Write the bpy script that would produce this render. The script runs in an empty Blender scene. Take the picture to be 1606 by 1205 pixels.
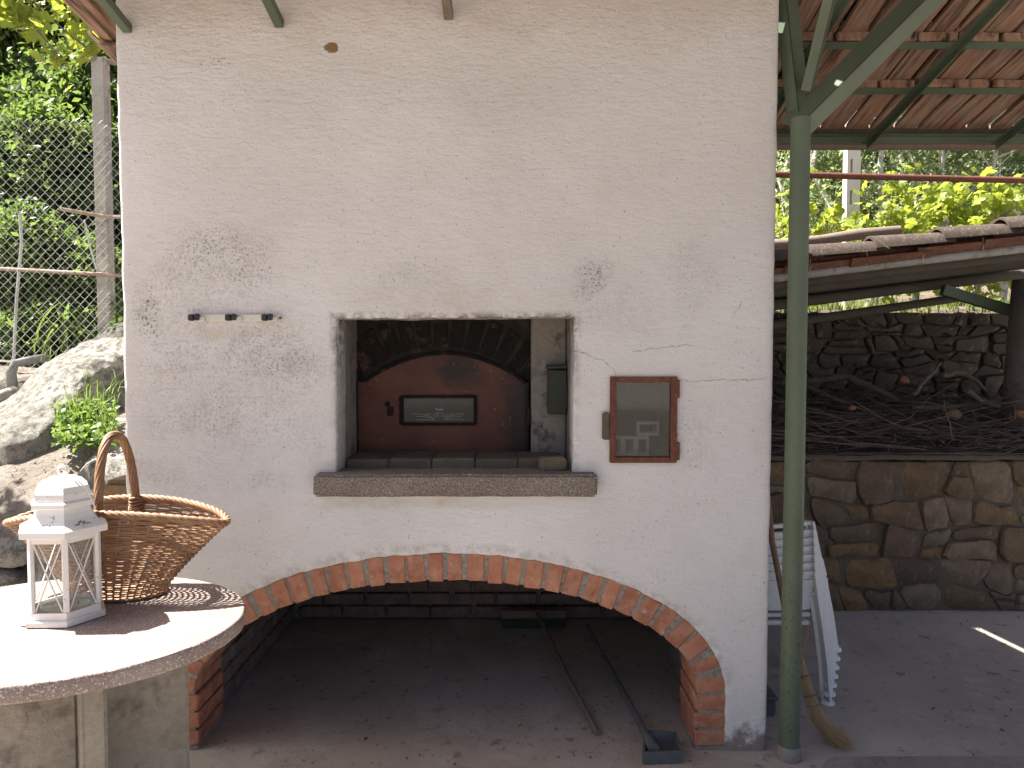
import bpy, bmesh, math, random
import numpy as np
from mathutils import Vector, Matrix, noise, geometry
R=math.radians
SC=bpy.context.scene; COL=SC.collection
# ------------------------------------------------------------------ camera
F=1160.0; TILT=R(2.59); EZ=1.55
cam_d=bpy.data.cameras.new('camera'); cam=bpy.data.objects.new('camera',cam_d); COL.objects.link(cam)
cam_d.sensor_width=36; cam_d.lens=36*F/1606; cam_d.clip_end=300; cam_d.clip_start=.05
cam.location=(0,0,EZ); cam.rotation_euler=(R(90)-TILT,0,0); SC.camera=cam
# ------------------------------------------------------------------ sky and sun
TO_SUN=Vector((-.545,.10,.832)).normalized()
w=bpy.data.worlds.new('World'); SC.world=w; w.use_nodes=True
nt=w.node_tree; nt.nodes.clear()
o=nt.nodes.new('ShaderNodeOutputWorld'); b=nt.nodes.new('ShaderNodeBackground'); s=nt.nodes.new('ShaderNodeTexSky')
s.sky_type='NISHITA'; s.sun_disc=False; s.sun_elevation=math.asin(TO_SUN.z); s.sun_rotation=math.atan2(TO_SUN.x,TO_SUN.y)
s.air_density=.8; s.dust_density=4.0; s.ozone_density=.5
b.inputs[1].default_value=.05
nt.links.new(s.outputs[0],b.inputs[0]); nt.links.new(b.outputs[0],o.inputs[0])
sd=bpy.data.lights.new('sun','SUN'); sd.energy=5.0; sd.angle=R(.53); sd.color=(1,.955,.89)
so=bpy.data.objects.new('sun',sd); COL.objects.link(so); so.rotation_euler=TO_SUN.to_track_quat('Z','Y').to_euler(); so.location=(-6,1,9)
SC.view_settings.view_transform='Standard'; SC.view_settings.look='None'; SC.view_settings.gamma=1
SC.view_settings.use_curve_mapping=False
SC.view_settings.exposure=2.1
SC.render.engine='CYCLES'
SC.cycles.max_bounces=10; SC.cycles.diffuse_bounces=5; SC.cycles.transparent_max_bounces=24

# a point of the place from the picture position and the depth (or the height) it lies at
def ray(px,py):
    a=(px-803)/F; c=-(py-602.5)/F
    return a, math.cos(TILT)+c*math.sin(TILT), -math.sin(TILT)+c*math.cos(TILT)
def P(px,py,Y):
    r=ray(px,py); k=Y/r[1]; return Vector((k*r[0],Y,EZ+k*r[2]))
def G(px,py,Z=0):
    r=ray(px,py); k=(Z-EZ)/r[2]; return Vector((k*r[0],k*r[1],Z))
# ------------------------------------------------------------------ object helpers
def tag(o,label=None,cat=None,group=None,kind=None):
    if label: o['label']=label
    if cat: o['category']=cat
    if group: o['group']=group
    if kind: o['kind']=kind
    return o
def thing(name,label,cat,loc=(0,0,0),rz=0,group=None):
    o=bpy.data.objects.new(name,None); COL.objects.link(o); o.empty_display_size=.05
    o.location=loc; o.rotation_euler=(0,0,rz); return tag(o,label,cat,group)
def link(name,me,m,parent=None,smooth=False):
    if m is not None and not me.materials: me.materials.append(m)
    if smooth:
        me.polygons.foreach_set('use_smooth',[True]*len(me.polygons))
        if smooth!=True: me.set_sharp_from_angle(angle=R(smooth))
    o=bpy.data.objects.new(name,me); COL.objects.link(o)
    if parent is not None: o.parent=parent
    return o
class MB:
    def __init__(s): s.v=[]; s.f=[]
    def add(s,vs,fs):
        n=len(s.v); s.v+= [tuple(v) for v in vs]; s.f+=[tuple(i+n for i in f) for f in fs]; return s
    def box(s,x0,x1,y0,y1,z0,z1,M=None,ch=0):
        if ch:
            bm=bmesh.new(); bmesh.ops.create_cube(bm,size=1)
            for v in bm.verts: v.co=Vector(((x0+x1)/2+v.co.x*(x1-x0),(y0+y1)/2+v.co.y*(y1-y0),(z0+z1)/2+v.co.z*(z1-z0)))
            bmesh.ops.bevel(bm,geom=bm.edges[:],offset=ch,segments=1,affect='EDGES')
            bm.verts.index_update(); vs=[v.co.copy() for v in bm.verts]; fs=[[v.index for v in f.verts] for f in bm.faces]; bm.free()
        else:
            vs=[Vector(p) for p in ((x0,y0,z0),(x1,y0,z0),(x1,y1,z0),(x0,y1,z0),(x0,y0,z1),(x1,y0,z1),(x1,y1,z1),(x0,y1,z1))]
            fs=[(0,3,2,1),(4,5,6,7),(0,1,5,4),(1,2,6,5),(2,3,7,6),(3,0,4,7)]
        if M: vs=[M@v for v in vs]
        return s.add(vs,fs)
    def bar(s,a,b,w,h,ch=0,up=Vector((0,0,1))):
        a=Vector(a); b=Vector(b); d=b-a; L=d.length; d.normalize()
        if abs(d.dot(up))>.98: up=Vector((0,1,0))
        x=d.cross(up).normalized(); z=x.cross(d)
        M=Matrix((x,d,z)).transposed().to_4x4(); M.translation=a
        return s.box(-w/2,w/2,0,L,-h/2,h/2,M,ch)
    def tube(s,pts,r,n=8,caps=True,closed=False,jit=0):
        pts=[Vector(p) for p in pts]; N=len(pts)
        rr=r if isinstance(r,(list,tuple)) else [r]*N
        vs=[]; fs=[]; ux=None
        for i,p in enumerate(pts):
            if closed: t=pts[(i+1)%N]-pts[i-1]
            else: t=pts[min(i+1,N-1)]-pts[max(i-1,0)]
            if t.length<1e-9: t=Vector((0,0,1))
            t.normalize()
            if ux is None:
                ux=t.orthogonal().normalized()
            else:
                ux=ux-t*ux.dot(t)
                if ux.length<1e-6: ux=t.orthogonal()
                ux.normalize()
            uy=t.cross(ux)
            for k in range(n):
                a=2*math.pi*k/n; q=rr[i]*(1+(random.uniform(-jit,jit) if jit else 0))
                vs.append(p+ux*math.cos(a)*q+uy*math.sin(a)*q)
        M=N if closed else N-1
        for i in range(M):
            for k in range(n):
                a=i*n+k; b=i*n+(k+1)%n; c=((i+1)%N)*n+(k+1)%n; d=((i+1)%N)*n+k
                fs.append((a,b,c,d))
        if caps and not closed:
            fs.append(tuple(range(n-1,-1,-1))); fs.append(tuple((N-1)*n+k for k in range(n)))
        return s.add(vs,fs)
    def lathe(s,prof,n=24,c=(0,0,0),rot=0):
        vs=[];fs=[]; c=Vector(c)
        for r,z in prof:
            for k in range(n):
                a=2*math.pi*k/n+rot; vs.append(c+Vector((r*math.cos(a),r*math.sin(a),z)))
        for i in range(len(prof)-1):
            for k in range(n):
                fs.append((i*n+k,i*n+(k+1)%n,(i+1)*n+(k+1)%n,(i+1)*n+k))
        return s.add(vs,fs)
    def mesh(s,name):
        me=bpy.data.meshes.new(name); me.from_pydata(s.v,[],s.f); me.validate(); me.update(); return me
    def build(s,name,m,parent=None,smooth=False,loc=None,kind=None):
        me=s.mesh(name)
        o=link(name,me,m,parent,smooth)
        if kind: o['kind']=kind
        return o
def nz(p,sc,seed=0): return noise.noise(Vector(p)*sc+Vector((seed*7.31,seed*3.7,seed*1.9)))
def pip(pts,poly):
    x=pts[:,0]; y=pts[:,1]; ins=np.zeros(len(pts),bool); n=len(poly); j=n-1
    for i in range(n):
        xi,yi=poly[i]; xj,yj=poly[j]
        c=((yi>y)!=(yj>y))
        if yi!=yj: ins^= c & (x<(xj-xi)*(y-yi)/(yj-yi)+xi)
        j=i
    return ins
def cdt(loops,step,jit=0):
    """triangles of loops[0] minus the other loops, with a grid of inner points"""
    V=[];E=[]
    for lp in loops:
        n=len(V); V+=[Vector(p) for p in lp]; E+=[(n+i,n+(i+1)%len(lp)) for i in range(len(lp))]
    L=np.array([list(p) for p in loops[0]]); 
    if step:
        xs=np.arange(L[:,0].min()+step,L[:,0].max()-step/2,step); ys=np.arange(L[:,1].min()+step,L[:,1].max()-step/2,step)
        X,Y=np.meshgrid(xs,ys); X=X+ (np.arange(len(ys))%2)[:,None]*step/2
        g=np.c_[X.ravel(),Y.ravel()]
        ok=pip(g,loops[0])
        for h in loops[1:]: ok&=~pip(g,h)
        allb=np.array([list(p) for lp in loops for p in lp])
        g=g[ok]
        if len(g):
            d=np.min(((g[:,None,:]-allb[None,:,:])**2).sum(2),1) if len(g)*len(allb)<3e7 else np.ones(len(g))
            g=g[d>(step*.55)**2]
        V+=[Vector(p) for p in g]
    out=geometry.delaunay_2d_cdt(V,E,[],0,1e-7)
    vs=[tuple(v) for v in out[0]]; fs=[tuple(f) for f in out[2]]
    a=np.array(vs); c=np.array([a[list(f)].mean(0) for f in fs])
    ok=pip(c,loops[0])
    for h in loops[1:]: ok&=~pip(c,h)
    return vs,[f for f,k in zip(fs,ok) if k]
def plate(mb,loops,y0,y1,step=0,yf=None):
    """a plate in the x-z plane from y0 (front) to y1"""
    vs,fs=cdt(loops,step); yf=yf or (lambda x,z:0)
    fr=[Vector((x,y0+yf(x,z),z)) for x,z in vs]; a=[]
    for f in fs:
        n=(fr[f[1]]-fr[f[0]]).cross(fr[f[2]]-fr[f[0]])
        a.append(f if n.y<0 else f[::-1])
    mb.add(fr,a); mb.add([Vector((x,y1,z)) for x,z in vs],[f[::-1] for f in a])
    for lp in loops:
        n=len(lp); v=[Vector((x,y0+yf(x,z),z)) for x,z in lp]+[Vector((x,y1,z)) for x,z in lp]
        mb.add(v,[(i,(i+1)%n,n+(i+1)%n,n+i) for i in range(n)])
    return mb
def copyo(o,parent=None,name=None):
    c=o.copy(); COL.objects.link(c)
    if parent is not None: c.parent=parent
    if name: c.name=name
    return c
def copytree(t,label,loc=None):
    c=t.copy(); COL.objects.link(c); c['label']=label
    if loc is not None: c.location=loc
    for ch in t.children:
        d=ch.copy(); COL.objects.link(d); d.parent=c
        for g in ch.children:
            e=g.copy(); COL.objects.link(e); e.parent=d
    return c
# ------------------------------------------------------------------ material helpers
class NT:
    def __init__(s,name,rough=.8,spec=.5):
        s.m=bpy.data.materials.new(name); s.m.use_nodes=True; s.t=s.m.node_tree
        s.p=s.t.nodes['Principled BSDF']; s.out=s.t.nodes['Material Output']
        s.p.inputs['Roughness'].default_value=rough; s.p.inputs['Specular IOR Level'].default_value=spec
        s.tc=s.t.nodes.new('ShaderNodeTexCoord'); s.oc=s.tc.outputs['Object']
    def n(s,t): return s.t.nodes.new(t)
    def l(s,a,b): s.t.links.new(a,b)
    def put(s,sock,v):
        if isinstance(v,(int,float)): sock.default_value=v
        elif isinstance(v,(tuple,list)): sock.default_value=tuple(v)+((1,) if len(v)==3 and sock.type=='RGBA' else ())
        else: s.l(v,sock)
    def map(s,scale=(1,1,1),loc=(0,0,0),rot=(0,0,0),vec=None):
        m=s.n('ShaderNodeMapping'); s.l(vec or s.oc,m.inputs[0]); m.inputs[1].default_value=loc; m.inputs[2].default_value=rot; m.inputs[3].default_value=scale
        return m.outputs[0]
    def noise(s,scale,detail=4,rough=.55,vec=None,dist=0):
        m=s.n('ShaderNodeTexNoise'); s.l(vec or s.oc,m.inputs['Vector']); m.inputs['Scale'].default_value=scale
        m.inputs['Detail'].default_value=detail; m.inputs['Roughness'].default_value=rough; m.inputs['Distortion'].default_value=dist
        return m.outputs[0]
    def vor(s,scale,vec=None,feat='F1',out='Distance',rnd=1):
        m=s.n('ShaderNodeTexVoronoi'); m.feature=feat; s.l(vec or s.oc,m.inputs['Vector']); m.inputs['Scale'].default_value=scale
        if 'Randomness' in m.inputs: m.inputs['Randomness'].default_value=rnd
        return m.outputs[out]
    def ramp(s,f,*stops):
        m=s.n('ShaderNodeValToRGB'); s.put(m.inputs[0],f); e=m.color_ramp.elements
        while len(e)<len(stops): e.new(.5)
        for i,(p,c) in enumerate(stops):
            e[i].position=p; e[i].color=(c,c,c,1) if isinstance(c,(int,float)) else tuple(c)+(1,)
        return m.outputs[0]
    def mr(s,f,a,b,c=0,d=1,smooth=False):
        m=s.n('ShaderNodeMapRange'); s.put(m.inputs[0],f)
        for i,v in zip((1,2,3,4),(a,b,c,d)): m.inputs[i].default_value=v
        if smooth: m.interpolation_type='SMOOTHSTEP'
        return m.outputs[0]
    def mix(s,f,a,b,mode='MIX'):
        m=s.n('ShaderNodeMix'); m.data_type='RGBA'; m.blend_type=mode
        s.put(m.inputs[0],f); s.put(m.inputs[6],a); s.put(m.inputs[7],b); return m.outputs[2]
    def ma(s,op,a,b=0,c=None):
        m=s.n('ShaderNodeMath'); m.operation=op; s.put(m.inputs[0],a); s.put(m.inputs[1],b)
        if c is not None: s.put(m.inputs[2],c)
        return m.outputs[0]
    def bump(s,h,st=.5,dist=.01,normal=None):
        m=s.n('ShaderNodeBump'); s.put(m.inputs['Height'],h); m.inputs['Strength'].default_value=st; m.inputs['Distance'].default_value=dist
        if normal is not None: s.l(normal,m.inputs['Normal'])
        return m.outputs[0]
    def sep(s,vec=None):
        m=s.n('ShaderNodeSeparateXYZ'); s.l(vec or s.oc,m.inputs[0]); return m.outputs
    def rnd(s): return s.n('ShaderNodeObjectInfo').outputs['Random']
    def island(s): return s.n('ShaderNodeNewGeometry').outputs['Random Per Island']
    def col(s,v): s.put(s.p.inputs['Base Color'],v); return s
    def nor(s,v): s.l(v,s.p.inputs['Normal']); return s
    def rough(s,v): s.put(s.p.inputs['Roughness'],v); return s
def simple(name,c1,c2,scale=8,rough=.8,bump=.3,bs=40,bd=.004,c3=None,rv=0,spec=.4,stretch=None,metal=0,dark=.35):
    k=NT(name,rough,spec); v=k.map(stretch) if stretch else None
    col=k.mix(k.mr(k.noise(scale,6,.6,v),.3,.7),c1,c2)
    if c3: col=k.mix(k.mr(k.noise(scale*2.7,5,.65,v),.52,.68),col,c3)
    col=k.mix(k.mr(k.noise(scale*12,3,.6,v),.35,.65,0,dark*.5),col,(0.01,.01,.008))
    if rv: 
        h=k.n('ShaderNodeHueSaturation'); k.l(col,h.inputs['Color']); k.l(k.mr(k.rnd(),0,1,1-rv,1+rv),h.inputs['Value']); col=h.outputs[0]
    k.col(col); k.p.inputs['Metallic'].default_value=metal
    k.nor(k.bump(k.noise(bs,6,.65,v),bump,bd)); return k.m
M={}
M['concrete']=simple('grey concrete',(.21,.19,.165),(.29,.265,.235),3.5,.9,.5,45,.004,(.16,.145,.125))
M['concretepale']=simple('pale weathered concrete',(.42,.40,.36),(.52,.50,.46),5,.95,.8,60,.005,(.22,.21,.18))
M['concrete2']=simple('stained brown grey concrete',(.26,.23,.19),(.36,.325,.275),4,.92,.9,55,.006,(.19,.165,.135))
M['mortar']=simple('lime mortar',(.36,.33,.285),(.24,.215,.18),22,.95,1,60,.012,(.16,.14,.11))
M['rust']=simple('rusty iron',(.16,.055,.03),(.085,.032,.02),30,.8,.6,120,.002,(.22,.09,.05))
M['black']=simple('black plastic',(.018,.018,.02),(.03,.03,.032),20,.4,.1)
M['offwhite']=simple('aged white plastic',(.62,.59,.53),(.70,.67,.62),20,.5,.1)
M['galv']=simple('galvanised wire',(.55,.56,.55),(.42,.43,.42),20,.5,.2,metal=.3)
M['wood']=simple('weathered wood',(.17,.125,.09),(.24,.19,.15),6,.85,.6,20,.004,(.09,.07,.05),stretch=(14,1,14))
M['stick']=simple('brown wooden handle',(.17,.085,.045),(.22,.12,.07),6,.6,.2,30,.002)
M['branch']=simple('dry bark',(.10,.08,.06),(.16,.13,.105),14,.9,.6,40,.005,rv=.3)
M['twig']=simple('dry twigs',(.075,.055,.042),(.17,.13,.10),9,.9,.2,40,.002)
M['white']=simple('white plastic',(.70,.70,.69),(.76,.76,.75),5,.45,.08,dark=.2)
M['straw']=simple('broom straw',(.46,.33,.17),(.32,.21,.10),30,.7,.3,stretch=(6,6,1))
M['soil']=simple('soil',(.12,.09,.065),(.19,.15,.11),4,.95,.9,25,.02,(.08,.07,.05))
M['humus']=simple('dark leaf mould',(.035,.026,.02),(.07,.052,.04),9,.95,1,35,.02)
M['graymetal']=simple('dull grey metal',(.10,.105,.11),(.16,.165,.17),12,.5,.2,metal=.3)
M['wax']=simple('candle wax',(.7,.68,.5),(.65,.66,.42),10,.5,.05,dark=.05)
M['litter']=simple('dry leaves',(.12,.07,.04),(.22,.14,.08),60,.9,.3)
M['galvrust']=simple('rust stained galvanised tube',(.36,.34,.31),(.30,.17,.11),5,.6,.4,60,.002)
M['galvp']=simple('pale painted steel tube',(.34,.345,.32),(.26,.26,.235),7,.6,.4,60,.002,(.19,.16,.12))
def steel_green():
    k=NT('green painted steel',.5,.4)
    c=k.mix(k.mr(k.noise(3,5),.35,.65),(.075,.10,.065),(.10,.13,.085))
    sp=k.mr(k.noise(95,3,.6),.60,.66); lo=k.mr(k.ma('ADD',k.sep()[2],k.ma('MULTIPLY',k.noise(1.6,3),1.6)),2.0,1.3,0,1)
    c=k.mix(k.ma('MULTIPLY',sp,lo),c,(.035,.04,.02)); c=k.mix(k.mr(k.noise(30,4,.7),.66,.70),c,(.10,.06,.035))
    k.col(c).nor(k.bump(k.noise(70,5),.25,.002)); return k.m
M['green']=steel_green()
M['greendark']=simple('dull dark green metal',(.028,.036,.026),(.04,.048,.034),9,.7,.3)
def brick(name,c1,c2,c3,lime=(.45,.42,.38),la=.5):
    k=NT(name,.92,.25); r=k.rnd()
    v=k.n('ShaderNodeVectorMath'); v.operation='ADD'; k.l(k.oc,v.inputs[0])
    cb=k.n('ShaderNodeCombineXYZ'); k.l(k.ma('MULTIPLY',r,37.0),cb.inputs[0]); k.l(k.ma('MULTIPLY',r,91.0),cb.inputs[2]); k.l(cb.outputs[0],v.inputs[1]); v=v.outputs[0]
    c=k.mix(r,c1,c2); c=k.mix(k.mr(k.noise(16,5,.6,v),.4,.7),c,c3)
    c=k.mix(k.mr(k.noise(26,7,.75,v),.58,.70,0,la),c,lime)
    c=k.mix(k.mr(k.noise(12,6,.75,v),.54,.68,0,.6),c,(.13,.075,.055))
    k.col(c).nor(k.bump(k.noise(110,6,.7,v),.6,.003,k.bump(k.noise(26,4,.6,v),.5,.006))); return k.m
M['mortardark']=simple('earthy dark mortar',(.15,.12,.09),(.10,.08,.06),14,.95,.9,60,.008)
M['darkbeam']=simple('dark timber and eave shade',(.075,.068,.055),(.11,.10,.08),6,.9,.6,30,.004)
M['brick']=brick('terracotta brick',(.38,.155,.09),(.30,.12,.075),(.43,.23,.15),(.50,.46,.42),.6)
M['brickdim']=brick('limewashed brick',(.22,.17,.155),(.25,.18,.16),(.17,.12,.10),(.34,.30,.28),.5)
M['bricksoot']=brick('sooty brick',(.010,.009,.008),(.014,.012,.010),(.008,.007,.006),(.05,.04,.03),.35)
M['brickhearth']=brick('hearth brick',(.17,.14,.10),(.15,.115,.08),(.11,.095,.07),(.2,.18,.15),.4)
def tile(name,c1,c2,c3,soot,st=(5,1,5)):
    k=NT(name,.9,.3); r=k.rnd()
    v=k.map(st); 
    va=k.n('ShaderNodeVectorMath'); va.operation='ADD'; k.l(v,va.inputs[0]); cb=k.n('ShaderNodeCombineXYZ'); k.l(k.ma('MULTIPLY',r,50.0),cb.inputs[0]); k.l(k.ma('MULTIPLY',r,23.0),cb.inputs[1]); k.l(cb.outputs[0],va.inputs[1]); v=va.outputs[0]
    c=k.mix(r,c1,c2); c=k.mix(k.mr(k.noise(6,6,.6,v),.38,.66),c,c3)
    c=k.mix(k.mr(k.noise(17,4,.7,v),.56,.7,0,.55),c,(.33,.26,.21))
    c=k.mix(k.mr(k.noise(2.3,5,.7,v),.5,.66,0,soot),c,(.03,.024,.02))
    k.col(c).nor(k.bump(k.noise(25,6,.7,v),.5,.004)); return k.m
M['tile']=tile('terracotta tile',(.31,.155,.095),(.19,.105,.075),(.34,.24,.175),.95,(9,.7,5))
M['tileold']=tile('weathered roof tile',(.068,.048,.038),(.085,.060,.046),(.045,.037,.031),.4,(1,5,5))
M['tilered']=tile('red clay channel tile',(.15,.058,.036),(.12,.046,.03),(.17,.08,.052),.5,(1,5,5))
def stone(name,cs,k1=.5):
    k=NT(name,.9,.3); r=k.rnd()
    c=k.ramp(r,*[(i/(len(cs)-1),c) for i,c in enumerate(cs)])
    c=k.mix(k.mr(k.noise(9,7,.7),.38,.62),c,k.mix(.62,c,(.05,.038,.028)))
    c=k.mix(k.mr(k.noise(20,6,.7),.55,.7,0,.5),c,(.30,.25,.18))
    k.col(c).nor(k.bump(k.noise(60,8,.7),.8,.006,k.bump(k.noise(14,5,.6),.8,.02))); return k.m
M['stonewarm']=stone('ochre rubble stone',[(.23,.145,.08),(.16,.115,.075),(.26,.16,.075),(.12,.09,.07),(.27,.205,.14),(.16,.105,.07),(.18,.125,.085)])
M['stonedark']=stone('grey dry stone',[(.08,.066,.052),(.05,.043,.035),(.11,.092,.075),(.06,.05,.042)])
def floor_mat():
    k=NT('worn concrete floor',.85,.3)
    c=k.mix(k.mr(k.noise(1.1,6,.6),.35,.65),(.31,.265,.225),(.41,.365,.32))
    c=k.mix(k.mr(k.noise(4.5,6,.7),.52,.72,0,.6),c,(.46,.42,.38))
    c=k.mix(k.mr(k.noise(11,5,.7),.58,.68,0,.55),c,(.06,.05,.042))
    c=k.mix(k.mr(k.noise(70,3,.6),.66,.70,0,.7),c,(.035,.028,.022))
    k.col(c).nor(k.bump(k.noise(50,7,.7),.45,.006,k.bump(k.noise(6,4),.4,.02))); return k.m
M['floor']=floor_mat()
def terrazzo():
    k=NT('pink grey terrazzo',.6,.4)
    cell=k.n('ShaderNodeTexVoronoi'); cell.inputs['Scale'].default_value=210; k.l(k.oc,cell.inputs[0])
    c=k.ramp(k.sep(cell.outputs['Color'])[0],(.0,(.25,.185,.165)),(.35,(.32,.245,.22)),(.6,(.17,.115,.10)),(.8,(.58,.51,.46)),(1,(.40,.33,.30)))
    c=k.mix(k.mr(cell.outputs['Distance'],.35,.6),c,(.24,.185,.16))
    c=k.mix(k.mr(k.noise(5,5),.5,.7,0,.35),c,(.42,.38,.33))
    k.col(c).nor(k.bump(cell.outputs['Distance'],.35,.003,k.bump(k.noise(40,4),.3,.003))); return k.m
M['terrazzo']=terrazzo()
def plaster():
    k=NT('rough whitewashed plaster',.95,.2); X,Y,Z=k.sep()
    c=k.mix(k.mr(k.noise(1.3,5,.6),.35,.65),(.59,.568,.553),(.665,.65,.642))
    c=k.mix(k.mr(k.noise(5,6,.7),.52,.75,0,.35),c,(.55,.49,.43))
    def blob(pts,warp=.10):
        tot=None
        wn=k.n('ShaderNodeVectorMath'); wn.operation='MULTIPLY_ADD'
        nn=k.n('ShaderNodeTexNoise'); nn.inputs['Scale'].default_value=3.2; nn.inputs['Detail'].default_value=5; k.l(k.oc,nn.inputs['Vector'])
        k.l(nn.outputs['Color'],wn.inputs[0]); wn.inputs[1].default_value=(warp*4,)*3
        sb=k.n('ShaderNodeVectorMath'); sb.operation='SUBTRACT'; k.l(k.oc,sb.inputs[0]); sb.inputs[1].default_value=(warp*2,)*3; k.l(sb.outputs[0],wn.inputs[2])
        for px,py,rx,rz,st in pts:
            p=P(px,py,2.8); m=k.map((1160/2.8/rx,0,1160/2.8/rz),(-p.x*1160/2.8/rx,0,-p.z*1160/2.8/rz),vec=wn.outputs[0])
            d=k.n('ShaderNodeVectorMath'); d.operation='LENGTH'; k.l(m,d.inputs[0])
            g=k.mr(d.outputs['Value'],1.0,.15,0,st,True)
            tot=g if tot is None else k.ma('MAXIMUM',tot,g)
        return tot
    mould=blob([(340,420,150,80,.75),(420,560,130,120,.9),(265,420,60,60,.7),(225,480,45,90,1.0),(290,560,110,80,.8),(320,650,130,60,.75),(925,425,45,30,1.0),(360,600,210,190,.55),(300,480,150,170,.5),(450,640,120,120,.5),(960,480,90,60,.35),(560,700,60,70,.5),(700,150,300,60,.18),(1090,440,60,110,.3),(250,750,90,50,.55),(400,760,80,40,.4),(1085,690,90,70,.3),(650,450,160,40,.3)])
    fine=k.mr(k.noise(95,7,.85),.515,.60); med=k.mr(k.noise(26,7,.8),.50,.64)
    c=k.mix(k.ma('MULTIPLY',mould,k.mr(k.noise(11,8,.8),.38,.64,0,.34)),c,(.27,.255,.245))
    c=k.mix(k.ma('MULTIPLY',mould,k.ma('MULTIPLY',fine,.85)),c,(.13,.12,.11))
    c=k.mix(k.ma('MULTIPLY',mould,k.ma('MULTIPLY',med,.35)),c,(.20,.18,.16))
    sp=blob([(332,99,48,13,1.0),(925,422,26,18,1.0),(228,500,30,60,.9),(345,390,60,40,.6),(390,410,50,60,.6)],.03)
    c=k.mix(k.ma('MULTIPLY',sp,k.mr(k.noise(95,4,.7),.56,.61,0,.85)),c,(.09,.08,.07))
    # a few loose dark specks everywhere
    c=k.mix(k.mr(k.noise(75,3,.6),.66,.70,0,.6),c,(.20,.18,.155))
    c=k.mix(k.mr(k.noise(150,4,.8),.60,.68,0,.35),c,(.25,.22,.19))
    # yellow damp below the rack and along the sill
    ys=blob([(370,520,110,16,.5),(650,790,230,12,.7),(720,470,230,32,.35)],.02)
    c=k.mix(k.ma('MULTIPLY',ys,k.mr(k.noise(12,5),.35,.6)),c,(.50,.42,.31))
    # brown chip
    ch=blob([(515,84,17,14,1.0)],.03); chip=k.mr(k.ma('ADD',ch,k.mr(k.noise(70,5,.7),.3,.7,-.40,.40)),.42,.50)
    c=k.mix(chip,c,(.22,.145,.075))
    # soot round the opening
    p0=P(527,499,2.8); p1=P(900,746,2.8)
    dx=k.ma('SUBTRACT',k.ma('ABSOLUTE',k.ma('SUBTRACT',X,(p0.x+p1.x)/2)),(p1.x-p0.x)/2)
    dz=k.ma('SUBTRACT',k.ma('ABSOLUTE',k.ma('SUBTRACT',Z,(p0.z+p1.z)/2)),(p0.z-p1.z)/2)
    dd=k.ma('MAXIMUM',dx,dz); soot=k.ma('MULTIPLY',k.mr(dd,.035,-.003,0,1,True),k.mr(k.noise(28,5,.7),.40,.58))
    topb=k.mr(Z,p0.z-.3,p0.z-.02)
    c=k.mix(k.ma('MULTIPLY',soot,k.ma('MULTIPLY_ADD',topb,.6,.25)),c,(.075,.06,.045))
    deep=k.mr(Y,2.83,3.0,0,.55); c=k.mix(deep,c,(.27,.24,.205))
    ex=k.ma('DIVIDE',k.ma('SUBTRACT',X,-.254),1.084); ez=k.ma('DIVIDE',k.ma('SUBTRACT',Z,.24),.559); er=k.ma('ADD',k.ma('MULTIPLY',ex,ex),k.ma('MULTIPLY',ez,ez))
    ad=k.ma('MULTIPLY',k.ma('MULTIPLY',k.mr(er,1.10,1.0),k.mr(Z,.1,.3)),k.mr(k.noise(24,6,.8),.42,.60)); c=k.mix(k.ma('MULTIPLY',ad,.42),c,(.27,.22,.16))
    # damp foot and ragged top
    foot=k.mr(k.ma('ADD',Z,k.mr(k.noise(14,6,.7),.3,.7,-.07,.07)),.10,.04); c=k.mix(foot,c,(.24,.20,.18))
    hi=k.mr(k.ma('ADD',Z,k.mr(k.noise(5,6,.7),.3,.7,-.08,.08)),2.68,2.86,0,.45); c=k.mix(hi,c,(.45,.38,.31))
    # cracks
    def crack(c,a,b,th=.0016):
        a=P(a[0],a[1],2.8); b=P(b[0],b[1],2.8); ang=math.atan2(b.z-a.z,b.x-a.x); L=math.hypot(b.x-a.x,b.z-a.z); ca,sa=math.cos(ang),math.sin(ang)
        jx=k.mr(k.noise(16,5,.7),.2,.8,-.016,.016)
        u=k.ma('ADD',k.ma('MULTIPLY',X,ca),k.ma('MULTIPLY',Z,sa)); v=k.ma('ADD',k.ma('MULTIPLY',Z,ca),k.ma('MULTIPLY',X,-sa))
        v=k.ma('ABSOLUTE',k.ma('ADD',k.ma('SUBTRACT',v,-a.x*sa+a.z*ca),jx)); u0=a.x*ca+a.z*sa
        m=k.ma('MULTIPLY',k.mr(v,th,th*.3),k.ma('MULTIPLY',k.mr(u,u0,u0+.01),k.mr(u,u0+L,u0+L-.01)))
        return k.mix(k.ma('MULTIPLY',m,k.mr(k.noise(30,3),.35,.55,.2,.75)),c,(.22,.18,.15)),m
    cr=None
    for a,b in (((900,551),(948,563)),((945,560),(968,590)),((1062,598),(1205,594)),((990,552),(1090,540)),((1150,500),(1165,470))):
        c,m=crack(c,a,b); cr=m if cr is None else k.ma('MAXIMUM',cr,m)
    k.col(c)
    grain=k.noise(75,7,.7); trow=k.noise(17,5,.65,k.map((1,1,2.6))); pits=k.mr(k.vor(55),.0,.35)
    b1=k.bump(grain,.55,.0042); b2=k.bump(trow,.5,.013,b1); b3=k.bump(pits,.28,.004,b2); b4=k.bump(k.ma('ADD',k.ma('MULTIPLY',cr,-1),k.ma('MULTIPLY',chip,-2)),.6,.003,b3)
    top=k.n('ShaderNodeBump'); k.l(k.noise(34,6,.6,k.map((1,1,2.0))),top.inputs['Height']); top.inputs['Distance'].default_value=.012; k.l(k.mr(Z,2.2,2.8,0,.5),top.inputs['Strength']); k.l(b4,top.inputs['Normal'])
    k.nor(top.outputs[0]); return k.m
M['plaster']=plaster()
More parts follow.
